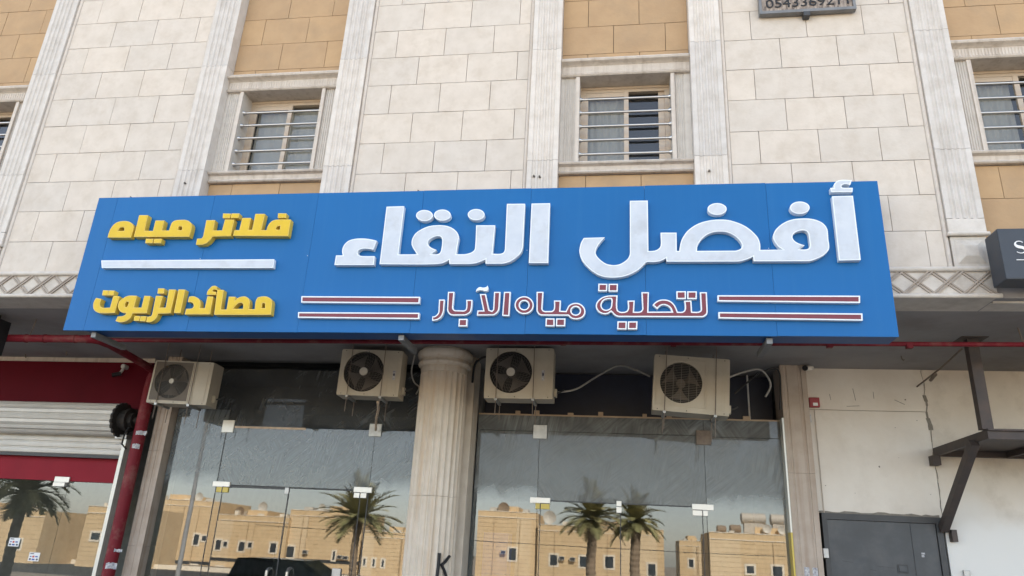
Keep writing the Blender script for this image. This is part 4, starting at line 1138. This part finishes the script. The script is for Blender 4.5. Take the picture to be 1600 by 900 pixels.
    if fan == 'spiral':
        b = MB(); lx = px0 + 0.07
        b.box(lx, lx + 0.035, -0.003, -0.0006, H * 0.36, H * 0.56); s1 = b.build('rating_label', M['sticker'], t, local=True)
        b = MB(); b.box(lx + .006, lx + 0.03, -0.0045, -0.0031, H * .45, H * .50); b.build('label_mark', M['card_dark'], s1, local=True)
    # rails and drop rods up to the soffit
    for fx_ in rods:
        x = W * fx_
        b = MB(); b.box(x - 0.018, x + 0.018, -0.03, D + 0.03, -0.03, -0.003); b.build('rail', M['steel'], t, local=True)
        for y in (-0.02, D + 0.02):
            b = MB(); b.tube([(x, y, -0.22 - 0.05 * (x > 0.4)), (x + 0.0, y, ZS - loc[2] + 0.004)], 0.0055, 6); b.build('drop_rod', M['rod'], t, local=True)
    b = MB(); b.bbox(W + 0.0005, W + 0.04, D * 0.45, D * 0.75, 0.06, 0.16, 0.004); b.build('valve_cover', M['ac'], t, local=True)
    b = MB(); b.tube([(W + 0.02, D * .6, 0.11), (W + 0.08, D * .65, 0.13), (W + 0.13, D * .75, 0.17)], 0.011, 6); b.build('hose', M['cable_b'], t, local=True)
    return t
def ac_from(pxTL, pxBR, Y, **k):
    a, c = at(*pxTL, Y), at(*pxBR, Y)
    return a, c
ac_unit((-6.47, 9.10, 3.285), 0.86, 0.60, 0.30, 'beige air conditioner unit leftmost of the four, next to the red pipe', fan='rings', square=True, fx=0.30, fr=0.243, roll=R(0.6), yawr=R(4))
ac_unit((-3.70, 9.00, 3.43), 0.83, 0.62, 0.30, 'beige air conditioner unit just left of the fluted column', fx=0.33, fr=0.272, roll=R(0.5), yawr=R(3))
ac_unit((-1.725, 9.00, 3.425), 0.88, 0.66, 0.30, 'beige air conditioner unit just right of the fluted column', fx=0.335, fr=0.275, roll=R(-0.3))
ac_unit((0.38, 8.85, 3.295), 0.90, 0.695, 0.32, 'beige air conditioner unit rightmost of the four, hanging crooked', fan='bars', square=True, fx=0.33, fr=0.252, roll=R(3.6), rods=(0.16, 0.82))

# cables and pipes above the glass
def cable(name, pts, r, m, label):
    out = []
    P = [Vector(p) for p in pts]
    for i in range(len(P) - 1):
        p0, p1, p2_, p3 = P[max(i - 1, 0)], P[i], P[i + 1], P[min(i + 2, len(P) - 1)]
        for s in range(6):
            u = s / 6
            out.append(0.5 * ((2 * p1) + (p2_ - p0) * u + (2 * p0 - 5 * p1 + 4 * p2_ - p3) * u * u + (-p0 + 3 * p1 - 3 * p2_ + p3) * u ** 3))
    out.append(P[-1])
    b = MB(); b.tube(out, r, 8); tag(b.build(name, m, smooth=True), label, 'cable')
cable('insulated_hose', [at(872, 613, 9.2), at(900, 608, 9.35), at(930, 590, 9.5), at(965, 572, 9.55), at(990, 577, 9.4), at(1015, 588, 9.2)], 0.012, M['cable_w'], 'white insulated hose looping between the two air conditioners on the right')
cable('insulated_hose', [at(1138, 590, 9.2), at(1160, 582, 9.3), at(1185, 577, 9.4), at(1198, 587, 9.45), at(1204, 603, 9.45), at(1196, 620, 9.45)], 0.013, M['cable_w'], 'white hose with a drooping cut end near the right marble pier')
cable('power_cable', [at(1148, 615, 9.45), at(1165, 600, 9.5), at(1190, 582, 9.6), at(1217, 580, 9.8), at(1219, 640, 9.83)], 0.012, M['cable_b'], 'black cable sagging beside the rightmost air conditioner')
cable('power_cable', [at(738, 598, 9.6), at(742, 570, 9.5), at(752, 560, 9.4), at(766, 556, 9.2)], 0.016, M['cable_b'], 'black cable between the fluted column and the air conditioner to its right')
cable('insulated_hose', [at(648, 555, 9.2), at(643, 580, 9.25), at(647, 597, 9.3), at(655, 605, 9.4), at(650, 616, 9.4)], 0.01, M['cable_w'], 'thin white hose bent down the side of the air conditioner left of the column')
cable('drain_hose', [at(590, 628, 9.1), at(591, 640, 9.3), at(588, 655, 9.6), at(587, 672, 9.9)], 0.016, M['tape'], 'beige drain hose hanging below the air conditioner left of the column')

# ---------------------------------------------------------------- small fittings
def cctv(px, py, Y, label, s=1):
    q = at(px, py, Y)
    t = thing('security_camera', q, label, 'camera', 'cctv cameras')
    b = MB(); b.tube([(-0.07 * s, -0.10, -0.045), (0.05 * s, 0.05, 0.0)], 0.034, 16); b.build('housing', M['cam_white'], t, smooth=True, local=True)
    b = MB(); b.tube([(-0.072 * s, -0.103, -0.046), (-0.06 * s, -0.088, -0.041)], 0.035, 16); b.build('lens_ring', M['black'], t, local=True)
    b = MB(); b.tube([(0.03 * s, 0.03, 0.03), (0.06 * s, 0.08, 0.05), (0.07 * s, 0.12, 0.05)], 0.012, 8); b.tube([(0.07 * s, 0.11, 0.05), (0.07 * s, 0.135, 0.05)], 0.03, 14); b.build('bracket', M['cam_white'], t, smooth=True, local=True)
    return t
cctv(1263, 573, 9.86, 'white bullet camera over the right marble pier')
q = at(192, 572, 9.9)
t = thing('security_camera', q, 'small camera hanging under a round white junction box on the red fascia', 'camera', 'cctv cameras')
b = MB(); b.tube([(0, 0.0, 0.0), (0, 0.1, 0.0)], 0.035, 16); b.build('junction_box', M['cam_white'], t, smooth=True, local=True)
b = MB(); b.tube([(0, 0.02, -0.035), (0, 0.0, -0.09), (-0.03, -0.02, -0.13)], 0.02, 10); b.build('bracket', M['cam_white'], t, smooth=True, local=True)
b = MB(); b.tube([(0.0, 0.0, -0.115), (-0.10, -0.06, -0.16)], 0.032, 14); b.build('housing', M['black'], t, smooth=True, local=True)
q = at(1172, 662, YS + 0.3)
t = thing('dome_camera', q, 'white dome camera behind the top of the whitewashed glass', 'camera')
b = MB(); b.lathe([(0.075, 0.04), (0.075, 0.0), (0.06, -0.005)], 0, 0, 20); b.build('base', M['cam_white'], t, smooth=True, local=True)
b = MB(); b.lathe([(0.055, -0.006), (0.05, -0.03), (0.035, -0.05), (0.01, -0.057)], 0, 0, 20); b.build('dome', M['black_gloss'], t, smooth=True, local=True)
b = MB(); b.tube([(0, 0, 0.04), (0, 0.0, 4.09 - q.z)], 0.012, 8); b.build('drop_pole', M['cam_white'], t, local=True)
q = at(1272, 629, YS - 0.03)
t = thing('fire_alarm', q, 'small red fire alarm box with white strobe on the cream wall', 'alarm')
b = MB(); b.bbox(-0.065, 0.065, -0.03, 0.028, -0.065, 0.065, 0.008); b.build('housing', M['alarm'], t, local=True)
b = MB(); b.bbox(-0.025, 0.035, -0.045, -0.0305, -0.05, -0.01, 0.005); b.build('strobe', M['white_paint'], t, local=True)
b = MB(); b.tube([(0, 0.015, -0.066), (0.0, 0.018, -1.4)], 0.006, 6); b.build('conduit', M['trim_stone'], t, local=True)
q = at(1263, 654, 9.93)
b = MB(); b.bbox(q.x - 0.03, q.x + 0.03, 9.9, 9.995, q.z - 0.05, q.z + 0.05, 0.006); tag(b.build('junction_box', M['steel']), 'small grey junction box beside the marble pier below the alarm', 'junction box')
q = at(1290, 865, 9.93)
b = MB(); b.bbox(q.x - 0.03, q.x + 0.03, 9.9, 9.97, q.z - 0.05, q.z + 0.06, 0.006); tag(b.build('junction_box', M['cam_white']), 'small ivory junction box beside the grey steel door frame', 'junction box')
for px, py, lab in ((1511, 898, 'small grey socket box low on the white wall right of the steel door'),):
    q = at(px, py, YS - 0.02)
    b = MB(); b.bbox(q.x - 0.035, q.x + 0.035, YS - 0.035, YS + 0.001, q.z - 0.05, q.z + 0.05, 0.006); tag(b.build('socket_box', M['steel']), lab, 'socket box')
# stickers on the riser and the piers
for i, (px, py, w_, h_, lab) in enumerate(((219, 676, .13, .07, 'torn white sticker highest on the red riser pipe'), (211, 697, .09, .08, 'blue and white sticker on the red riser pipe under the highest one'), (182, 860, .10, .05, 'small white sticker low on the red riser pipe'), (172, 884, .13, .09, 'ragged white sticker lowest on the red riser pipe'))):
    q = at(px, py, 9.615)
    b = MB(); n = 6; pr = []
    for k in range(n + 1):
        u = (k / n - .5) * w_; xx = q.x + u; dx = max(-.08, min(.08, xx + 6.885)); pr.append((xx, 9.70 - math.sqrt(max(1e-4, .0875 ** 2 - dx * dx)), ))
    for k in range(n): b.quad((pr[k][0], pr[k][1], q.z - h_ / 2 + rnd.uniform(0, .015)), (pr[k + 1][0], pr[k + 1][1], q.z - h_ / 2 + rnd.uniform(0, .015)), (pr[k + 1][0], pr[k + 1][1], q.z + h_ / 2 - rnd.uniform(0, .015)), (pr[k][0], pr[k][1], q.z + h_ / 2 - rnd.uniform(0, .015)))
    tag(b.build('pipe_sticker', M['sticker']), lab, 'sticker', 'stickers on the red riser')
for px, py, lab in ((1261, 893, 'left of two small stickers low on the right marble pier'), (1274, 894, 'right of two small stickers low on the right marble pier')):
    q = at(px, py, 9.846)
    b = MB(); b.box(q.x - .03, q.x + .03, 9.846, 9.849, q.z - .05, q.z + .05); tag(b.build('pier_sticker', M['sticker']), lab, 'sticker', 'stickers on the marble pier')
# hooks and anchors in the soffit
for i, (px, py, lab) in enumerate(((1408, 556, 'bent hook hanging from the soffit above the cream wall'), (40, 553, 'small hook hanging from the soffit left, close to the red fascia'), (104, 549, 'small twisted hook hanging from the soffit in front of the red fascia'), (1590, 512, 'thin rod hanging from the soffit right of the steel post'))):
    v = at(px, py, 1.0) - Vector((0, 0, 1.6)); k = (ZS - 1.6) / v.z
    q = Vector((v.x * k, k, ZS))
    b = MB(); b.tube([q + Vector((0, 0, 0.002)), q + Vector((.005, 0, -.04)), q + Vector((.02, 0.0, -.06)), q + Vector((.03, 0, -.045))] if i < 3 else [q + Vector((0, 0, .002)), q + Vector((0.03, 0, -.18))], 0.007, 6)
    tag(b.build('ceiling_hook', M['rod']), lab, 'hook', 'hooks in the soffit')

# ---------------------------------------------------------------- grey steel door
dr = thing('steel_door', (3.2, YS, 0.15), 'dark grey double steel door in a chipped frame on the right', 'door')
b = MB()
b.box(2.50, 3.90, YS - 0.035, YS + 0.08, 2.185, 2.258); b.box(2.50, 2.56, YS - 0.034, YS + 0.08, 0.16, 2.184); b.box(3.83, 3.90, YS - 0.034, YS + 0.08, 0.16, 2.184)
b.build('door_frame', M['darkframe'], dr)
b = MB(); b.box(2.565, 3.555, YS - 0.012, YS + 0.03, 0.17, 2.18); b.build('door_leaf', M['greydoor'], dr)
b = MB(); b.box(3.562, 3.825, YS - 0.012, YS + 0.03, 0.17, 2.18); b.build('door_leaf', M['greydoor'], dr)
b = MB(); b.box(3.535, 3.62, YS - 0.02, YS - 0.0125, 0.18, 2.178); b.build('cover_strip', M['greydoor'], dr)
q = at(1411, 889, YS - .02); b = MB(); b.box(q.x - .06, q.x + .06, YS - .02, YS - .0125, q.z - .05, q.z + .05); lp = b.build('lock_plate', M['darkframe'], dr)
b = MB(); b.bbox(q.x - .045, q.x + .045, YS - .03, YS - .0205, q.z - .035, q.z + .035, .006); b.build('lock_body', M['greydoor'], lp)
q = at(1442, 869, YS - .02); b = MB(); b.box(q.x - .03, q.x + .02, YS - .0145, YS - .0125, q.z - .012, q.z + .012); b.box(q.x - .02, q.x + .03, YS - .0145, YS - .0125, q.z + .02, q.z + .04); b.box(q.x - .03, q.x - .012, YS - .0145, YS - .0126, q.z - .03, q.z - .0125); b.build('peeled_sticker', M['sticker'], dr)
b = MB()
for (x, z, l_) in ((3.10, 1.66, .2), (3.16, 1.53, .26), (3.0, 1.62, .08), (2.7, 1.7, .12)): b.bar((x, YS - .0125, z), (x + l_, YS - .0125, z - .012), 0.006, 0.001, up=(0, 1, 0))
b.build('scratch', M['darkframe'], dr)
b = MB(); z = 2.262; x = 2.46
pts_t, pts_b = [], []
while x < 3.93:
    pts_b.append((x, 2.2585)); pts_t.append((x, 2.272 + rnd.uniform(0, 0.022))); x += rnd.uniform(.03, .09)
b.poly([pts_b + pts_t[::-1]], 0.01, lambda u, v, k: Vector((u, YS - 0.012 + k, v))); b.build('mortar_gap', M['cement'], dr)

# ---------------------------------------------------------------- rusty steel platform with post and brace
sp_ = thing('steel_canopy', (4.6, 9.2, 3.05), 'rusty steel canopy frame hung from the soffit by a square post', 'canopy')
XL = 3.92
b = MB(); b.box(XL, XL + 0.05, 8.5, 9.97, 3.00, 3.10); b.box(XL + 0.05, 7.6, 8.5, 8.55, 3.0, 3.10); b.box(XL + 0.05, 7.6, 9.92, 9.97, 3.0, 3.10); b.box(XL, 7.6, 8.47, 8.4995, 3.085, 3.105)
b.build('edge_beam', M['rust'], sp_)
b = MB(); b.box(XL + 0.051, 7.6, 8.551, 9.919, 3.075, 3.098); b.build('deck_plate', M['rust'], sp_)
for x in (4.75, 5.6, 6.5):
    b = MB(); b.box(x, x + 0.05, 8.551, 9.919, 3.004, 3.074); b.build('cross_beam', M['rust'], sp_)
b = MB(); b.box(3.885, 4.0, 8.52, 8.62, 3.106, ZS - 0.008); b.build('post', M['rust'], sp_)
b = MB(); b.box(3.80, 4.08, 8.44, 8.70, ZS - 0.0075, ZS - 0.001 + 0.004); b.build('top_plate', M['rust'], sp_)
b = MB(); b.bar((3.90, 8.80, 3.0), (3.90, 9.95, 2.12), 0.09, 0.09); b.build('brace', M['rust'], sp_)
b = MB(); b.box(3.86, 3.95, 9.85, 9.985, 2.88, 2.998); b.build('bracket', M['rust'], sp_)
b = MB(); b.box(3.97, 4.03, 9.9, 9.995, 1.98, 2.12); b.build('foot_plate', M['rust'], sp_)
b = MB(); b.tube([at(1433, 604, 9.99), at(1470, 575, 9.3), at(1503, 545, 8.6)], 0.011, 6); b.tube([at(1454, 594, 9.7), at(1462, 585, 9.45)], 0.02, 8); tag(b.build('tie_wire', M['rod']), 'thin rusty tie rod slanting from the wall up to the steel post', 'tie rod')

# lantern-like hanging box at the left edge
hb = thing('hanging_sign', (-7.9, 7.8, 3.7), 'black framed hanging lightbox at the left edge beside the red pipe', 'sign')
b = MB(); b.box(-8.7, -7.80, 7.72, 7.95, 3.62, 4.06); b.build('sign_box', M['black'], hb)
b = MB(); b.box(-8.68, -7.88, 7.712, 7.7195, 3.86, 3.99); b.box(-8.68, -7.88, 7.712, 7.7195, 3.66, 3.83); b.build('sign_face', M['grey_sign'], hb)
b = MB(); b.tube([(-7.9, 7.85, 4.06), (-7.9, 7.85, ZS + .004)], 0.02, 8); b.tube([(-8.5, 7.85, 4.06), (-8.5, 7.85, ZS + .004)], 0.02, 8); b.build('hanger', M['black'], hb)

# ---------------------------------------------------------------- the far side of the street, seen mirrored in the shop glass
def mir(px, py, Yv):
    """photo pixel of a mirrored thing at virtual depth Yv -> its real place across the street"""
    q = at(px, py, Yv); return Vector((q.x, 2 * YS - Yv, q.z))
def far_block(pxl, pxr, pxy, Yv, ytop, depth, label, seed, wins):
    L_ = Yv - 2 * YS
    x0, x1 = mir(pxl, pxy, Yv).x, mir(pxr, pxy, Yv).x
    h = mir((max(pxl, 0) + min(pxr, 1300)) / 2, ytop, Yv).z
    t = thing('far_building', ((x0 + x1) / 2, -L_, FZ), label, 'building', 'sand coloured houses across the street')
    r = random.Random(seed)
    b = MB(); b.box(x0, x1, -L_ - depth, -L_, FZ - 0.2, h)
    b.build('wall', M['opp'], t)
    b = MB(); b.box(x0 - .02, x1 + .02, -L_ + 0.001, -L_ + 0.10, h - 0.95, h - 0.84); b.box(x0 - .05, x1 + .05, -L_ - .3, -L_ + 0.08, h + 0.001, h + .1); b.build('band_course', M['opp_light'], t)
    z = FZ + 0.8; b = MB()
    while z < h - 1:
        b.box(x0, x1, -L_ + .001, -L_ + .01, z, z + .05); z += 0.62
    b.build('groove_line', M['opp_groove'], t)
    zb = mir(pxl, 873, Yv).z
    if seed in (1, 2, 3):
        b = MB(); b.box(x0, x1, -L_ + .0005, -L_ + .02, zb - .35, zb + .2); b.build('storey_band', M['darkframe'], t)
    for (px, py, pw, ph, kind) in wins:
        q = mir(px, py, Yv); k = Yv / FPX * 1.02; x, zc, w_, hh = q.x, q.z, pw * k, ph * k
        if kind == 'w':
            b = MB(); b.box(x - w_ / 2 - .28, x + w_ / 2 + .28, -L_ + .011, -L_ + .08, zc - hh / 2 - .25, zc + hh / 2 + .28); f = b.build('window', M['opp_light'], t)
            b = MB(); b.box(x - w_ / 2, x + w_ / 2, -L_ + .081, -L_ + .09, zc - hh / 2, zc + hh / 2); b.build('pane', M['opp_win'], f)
        else:
            b = MB(); b.box(x - .45, x + .45, -L_ + .012, -L_ + .6, zc - .3, zc + .3); f = b.build('window_unit', M['dish'], t)
            b = MB(); b.box(x - .38, x + .38, -L_ + .601, -L_ + .62, zc - .22, zc + .22); b.build('louvre', M['darkframe'], f)
    xb0 = x0 + (x1 - x0) * r.choice([.0, .45, .66]); xb1 = xb0 + (x1 - x0) * r.uniform(.22, .3)
    b = MB(); b.box(max(xb0, x0 + .01), min(xb1, x1 - .01), -L_ + .0002, -L_ + .009, FZ, h - .97); b.build('plaster_bay', M['opp_light2'], t)
    for i in range(3):
        xq = x0 + (x1 - x0) * (.12 + .3 * i + r.uniform(0, .15)); b = MB(); b.box(xq, xq + r.uniform(.5, 1.6), -L_ - r.uniform(2, 5), -L_ - 1.2, h + .101, h + r.uniform(.35, .9)); b.build('roof_box', M[r.choice(['opp', 'opp_light', 'dish'])], t)
    for i in range(2):
        xq = x0 + (x1 - x0) * r.uniform(.05, .95); b = MB(); b.box(xq, xq + .09, -L_ + .012, -L_ + .09, FZ, h - 1.0); b.build('drain_pipe', M['opp_groove'], t)
    b = MB(); xs = x0 + (x1 - x0) * r.uniform(.3, .5); b.box(xs, xs + (x1 - x0) * .28, -L_ - depth * .7, -L_ - 1.5, h + .001, h + 1.0); b.build('stair_house', M['opp'], t)
    return t
V = 128
far_block(205, 336, 830, V, 781, 12, 'sand coloured house across the street mirrored leftmost in the glass', 1, [(259, 840, 8, 14, 'w'), (244, 838, 7, 7, 'a'), (307, 843, 8, 15, 'w'), (319, 841, 6, 7, 'w'), (253, 888, 8, 14, 'w'), (302, 890, 9, 12, 'w')])
far_block(337, 449, 830, V - 1, 806, 12, 'lower sand coloured house across the street with roof dishes mirrored left', 2, [(341, 851, 8, 14, 'w'), (352, 850, 6, 7, 'w'), (378, 854, 9, 13, 'w'), (391, 852, 6, 7, 'w'), (427, 856, 9, 13, 'w'), (342, 893, 10, 12, 'w')])
far_block(450, 566, 830, V, 799, 12, 'sand coloured house across the street mirrored behind the left palm', 3, [(453, 862, 12, 15, 'w'), (478, 862, 7, 7, 'a'), (532, 870, 7, 7, 'a'), (541, 871, 7, 7, 'a'), (522, 868, 3, 12, 'w')])
far_block(567, 645, 840, V - 2, 832, 12, 'low sand coloured house across the street mirrored beside the column', 4, [(570, 878, 3, 10, 'w'), (584, 879, 3, 10, 'w'), (598, 880, 3, 10, 'w')])
far_block(745, 839, 840, V, 800, 12, 'tall sand coloured house across the street mirrored right of the column', 5, [(787, 863, 6, 7, 'a'), (801, 866, 10, 16, 'w')])
far_block(840, 1037, 840, V - 1, 824, 12, 'long sand coloured house across the street mirrored behind the two palms', 6, [(865, 875, 10, 14, 'w'), (878, 872, 7, 7, 'a'), (895, 874, 7, 7, 'a'), (912, 878, 10, 14, 'w'), (952, 879, 11, 15, 'w'), (1018, 890, 10, 15, 'w')])
far_block(1062, 1108, 860, 150, 846, 10, 'narrow sand coloured house standing farthest back across the street', 7, [(1080, 880, 6, 10, 'w')])
far_block(1109, 1300, 850, 112, 836, 12, 'wide sand coloured house across the street with water tanks mirrored rightmost', 8, [(1215, 893, 12, 12, 'w'), (1172, 890, 10, 9, 'w')])
far_block(-260, 60, 850, 100, 796, 12, 'broad sand coloured house across the street mirrored in the far left doors', 9, [(30, 850, 8, 14, 'w')])
far_block(125, 204, 850, 101, 792, 12, 'sand coloured house across the street beside the far left palm', 10, [(150, 838, 14, 10, 'w')])
b = MB(); b.box(-120, 60, -88, -87.6, FZ, FZ + 0.6); tag(b.build('boundary_wall', M['opp_light']), 'low pale boundary wall in front of the houses across the street', 'wall')
def tank(px, py, Yv, r_, l_, lab, m='tank'):
    q = mir(px, py, Yv)
    b = MB(); b.tube([(q.x - l_ / 2, q.y - 2, q.z), (q.x - l_ / 2 + .1, q.y - 2, q.z), (q.x + l_ / 2 - .1, q.y - 2, q.z), (q.x + l_ / 2, q.y - 2, q.z)], [r_ * .8, r_, r_, r_ * .8], 20)
    b.box(q.x - l_ * .4, q.x + l_ * .4, q.y - 2 - r_ * .6, q.y - 2 + r_ * .6, q.z - r_ - 1.2, q.z - r_ * .8)
    tag(b.build('water_tank', M[m]), lab, 'water tank', 'water tanks on the far roofs')
tank(1180, 810, 112, .75, 3.4, 'ribbed water tank on the rightmost far roof, left of the pair')
tank(1222, 812, 112, .75, 2.6, 'grey water tank on the rightmost far roof, right of the pair')
tank(1152, 826, 112, .6, 1.6, 'rusty brown water tank on the rightmost far roof', 'bark')
tank(1130, 827, 112, .6, 1.3, 'dark brown water tank at the edge of the rightmost far roof', 'bark')
def dish(px, py, Yv, r_, lab, m='dish'):
    q = mir(px, py, Yv); b = MB(); n = 20
    prof = [(0.02, 0), (.4, .05), (.75, .17), (1.0, .3)]
    pts = []
    base = len(b.v)
    for rr, dd in prof:
        for k in range(n):
            a = 6.2832 * k / n; b.v.append(Vector((q.x + r_ * rr * math.cos(a), q.y - 1 + r_ * dd, q.z + r_ * rr * math.sin(a))))
    for i in range(3):
        for k in range(n): b.face((base + i * n + k, base + i * n + (k + 1) % n, base + (i + 1) * n + (k + 1) % n, base + (i + 1) * n + k))
    b.tube([(q.x, q.y - 1.02, q.z), (q.x, q.y - 1.1, q.z - r_ - 1.0)], .08, 8)
    tag(b.build('satellite_dish', M[m], smooth=True), lab, 'satellite dish', 'satellite dishes on the far roofs')
dish(786, 794, V, 1.0, 'brown satellite dish on the tall far roof right of the column', 'bark')
dish(858, 808, V, 1.1, 'pale satellite dish on the long far roof by the tall house')
dish(371, 800, V, 1.0, 'dark satellite dish on the lower far roof mirrored left', 'bark')
dish(408, 792, V, .9, 'pale satellite dish on the lower far roof mirrored left')
dish(500, 793, V, .7, 'small pale satellite dish mirrored beside the left palm')
dish(308, 776, V, .8, 'pale satellite dish on the leftmost far roof')
dish(1200, 826, 112, .6, 'white satellite dish between the tanks on the rightmost far roof')
dish(1224, 828, 112, .6, 'white satellite dish at the end of the rightmost far roof')

def palm(px, py, Yv, label, crown, trunk_r, seed, nfr=54, droop=1.15):
    q = mir(px, py, Yv); r = random.Random(seed)
    g0 = GZ if q.y > -14 else GZ - (-14 - q.y) / 31 * 2.9
    t = thing('palm_tree', (q.x, q.y, g0), label, 'palm tree', 'date palms along the street')
    h = max(1.5, q.z - g0)
    b = MB(); pts, rad = [], []
    k = int(h / .12)
    for i in range(k + 1):
        pts.append((0.03 * math.sin(i * .3), 0, h * i / k)); rad.append(trunk_r * (1.15 - .15 * i / k + (.14 if i % 2 else 0)) * (1.25 if i > k - 5 else 1))
    b.tube(pts, rad, 12); b.build('trunk', M['bark'], t, local=True)
    b = MB()
    for i in range(nfr):
        az = i * 2.39996 + r.uniform(-.2, .2); el = R(84 - 100 * (i / nfr) ** .95 + r.uniform(-8, 8)); ln = crown * r.uniform(.7, 1.15)
        p = Vector((0, 0, h)); d = Vector((math.cos(az) * math.cos(el), math.sin(az) * math.cos(el), math.sin(el)))
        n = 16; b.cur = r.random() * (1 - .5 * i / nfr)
        sp2 = []
        for s in range(n + 1):
            sp2.append((p.copy(), d.copy()))
            p += d * ln / n; d = (d + Vector((0, 0, -.055 * droop * (0.6 + s / n)))).normalized()
        b.tube([a for a, _ in sp2], [.022 * (1 - .8 * s / n) for s in range(n + 1)], 4)
        for s in range(2, n + 1):
            for sub in (0, .5):
                c, dd = sp2[s]
                c = c - dd * (ln / n) * sub
                side = dd.cross(Vector((0, 0, 1)));
                if side.length < .1: side = Vector((1, 0, 0))
                side.normalize(); upv = side.cross(dd)
                ll = crown * .24 * math.sin(math.pi * min(1, (s - sub) / n * .85 + .12)) + .05
                for sg in (-1, 1):
                    tip = c + (side * sg * .8 + dd * .55 + upv * .28 + Vector((0, 0, -.12)) + Vector((r.uniform(-.1, .1), r.uniform(-.1, .1), r.uniform(-.1, .1)))) * ll
                    wv = dd * .030
                    b.quad(c - wv, c + wv, tip + wv * .2, tip - wv * .2)
    b.build('crown', M['frond'], t, local=True, fixn=False)
    return t
palm(560, 812, 33, 'date palm mirrored in the glass left of the column', 1.95, .14, 11, 58, 0.95)
palm(925, 812, 36, 'left date palm of the pair mirrored right of the column', 1.8, .2, 12, 50, 1.1)
palm(992, 818, 37, 'right date palm of the pair mirrored right of the column', 1.6, .21, 13, 44, 1.4)
palm(42, 772, 24, 'dark shaded date palm mirrored in the far left doors', 1.75, .15, 14, 48, 1.7)
# street lamp column mirrored in the left shopfront
lp_ = thing('street_lamp', (-19.36, -12.0, GZ), 'tall grey street lamp column mirrored in the left shopfront', 'street lamp')
b = MB(); b.tube([(-19.36, -12, GZ), (-19.36, -12, 8.5)], [.105, .075], 14); b.build('pole', M['pole'], lp_, smooth=True)
b = MB(); b.tube([(-19.36, -12, 8.4), (-19.36, -12.5, 8.8), (-19.36, -13.4, 8.95)], .04, 10); b.build('arm', M['pole'], lp_, smooth=True)
b = MB(); b.bbox(-19.48, -19.24, -14.0, -13.35, 8.88, 9.02, .03); b.build('lamp_head', M['pole'], lp_)

q0, q1 = mir(930, 856, 80), mir(1125, 866, 80)
d_ = q1 - q0
b = MB(); b.tube([q0 - d_ * 3 + Vector((0, 0, .6)), q0 - d_ + Vector((0, 0, .1)), q0, q1, q1 + d_ + Vector((0, 0, .1)), q1 + d_ * 3 + Vector((0, 0, .6))], .03, 6)
tag(b.build('overhead_cable', M['cable_b']), 'black overhead cable strung along the far side of the street', 'cable')
def car(cx, cy, L_, H_, label, m, suv):
    t = thing('parked_car', (cx, cy, GZ), label, 'car')
    W_ = 1.85
    def loft(prof, hw_of):
        b = MB(); secs = []
        for sgn in (-1, 1):
            pass
        n = len(prof); base = 0
        for (x, z) in prof: b.v.append(Vector((x, -hw_of(x, z), z)))
        for (x, z) in prof: b.v.append(Vector((x, hw_of(x, z), z)))
        for k in range(n): b.face((k, (k + 1) % n, n + (k + 1) % n, n + k))
        tri = tessellate_polygon([[Vector((x, z, 0)) for x, z in prof]])
        for q in tri: b.face(q); b.face([n + i for i in reversed(q)])
        return b
    s = L_ / 2
    belt = .62 * H_
    body = [(-s, .35), (-s, .75), (-s + .1, belt), (-s + .3, belt + .03), (s * .35, belt + .02), (s - .25, belt - .12), (s - .02, belt - .25), (s, .4), (s - .1, .28)]
    def arch(xc): return [(xc + .38 * math.cos(a), .3 + .38 * math.sin(a)) for a in [R(k) for k in (0, 35, 65, 90, 115, 145, 180)]]
    body += arch(s * .62) + arch(-s * .6) + [(-s + .08, .28)]
    loft(body, lambda x, z: W_ / 2 - (.06 if abs(x) > s - .2 else 0) - max(0, z - .7) * .05).build('body', m, t, local=True)
    roof = [(-s + (.15 if suv else .6), belt + .02), (-s + (.3 if suv else 1.05), H_ - .04), (-s + (.8 if suv else 1.5), H_), (s * .05, H_ - .01), (s * .45, belt + .015)]
    cab = loft(roof, lambda x, z: W_ / 2 - .05 - (z - belt) * .28).build('cabin', m, t, local=True)
    for sg in (-1, 1):
        b = MB(); y = sg * (W_ / 2 - .05 - .15 * .28)
        pts = [(-s + (.35 if suv else 1.0), belt + .06), (-s + (.45 if suv else 1.15), H_ - .12), (s * .02, H_ - .1), (s * .33, belt + .06)]
        b.poly([pts], .01, lambda u, v, k: Vector((u, sg * (W_ / 2 - .045 - (v - belt) * .28) + (k if sg < 0 else -k), v))); b.build('side_window', M['opp_win'], cab, local=True)
    for x in (s * .62, -s * .6):
        for sg in (-1, 1):
            b = MB(); b.tube([(x, sg * (W_ / 2 - .22), .32), (x, sg * (W_ / 2 - .0), .32)], .32, 20); wh = b.build('wheel', M['tyre'], t, local=True)
            b = MB(); b.tube([(x, sg * (W_ / 2 - .01), .32), (x, sg * (W_ / 2 + .006), .32)], .2, 14); b.build('rim', M['steel'], wh, local=True)
    for yv in (-.65, .65):
        b = MB(); b.bbox(s - .1, s + .01, yv - .18, yv + .18, belt - .32, belt - .2, .02); b.build('headlight', M['rim'], t, local=True)
        b = MB(); b.bbox(-s - .01, -s + .06, yv - .12, yv + .12, belt - .3, belt - .1, .02); b.build('tail_light', M['alarm'], t, local=True)
car(-10.6, -5.2, 4.9, 1.5, 'black off-roader parked in front of the shops', M['black_gloss'], True)
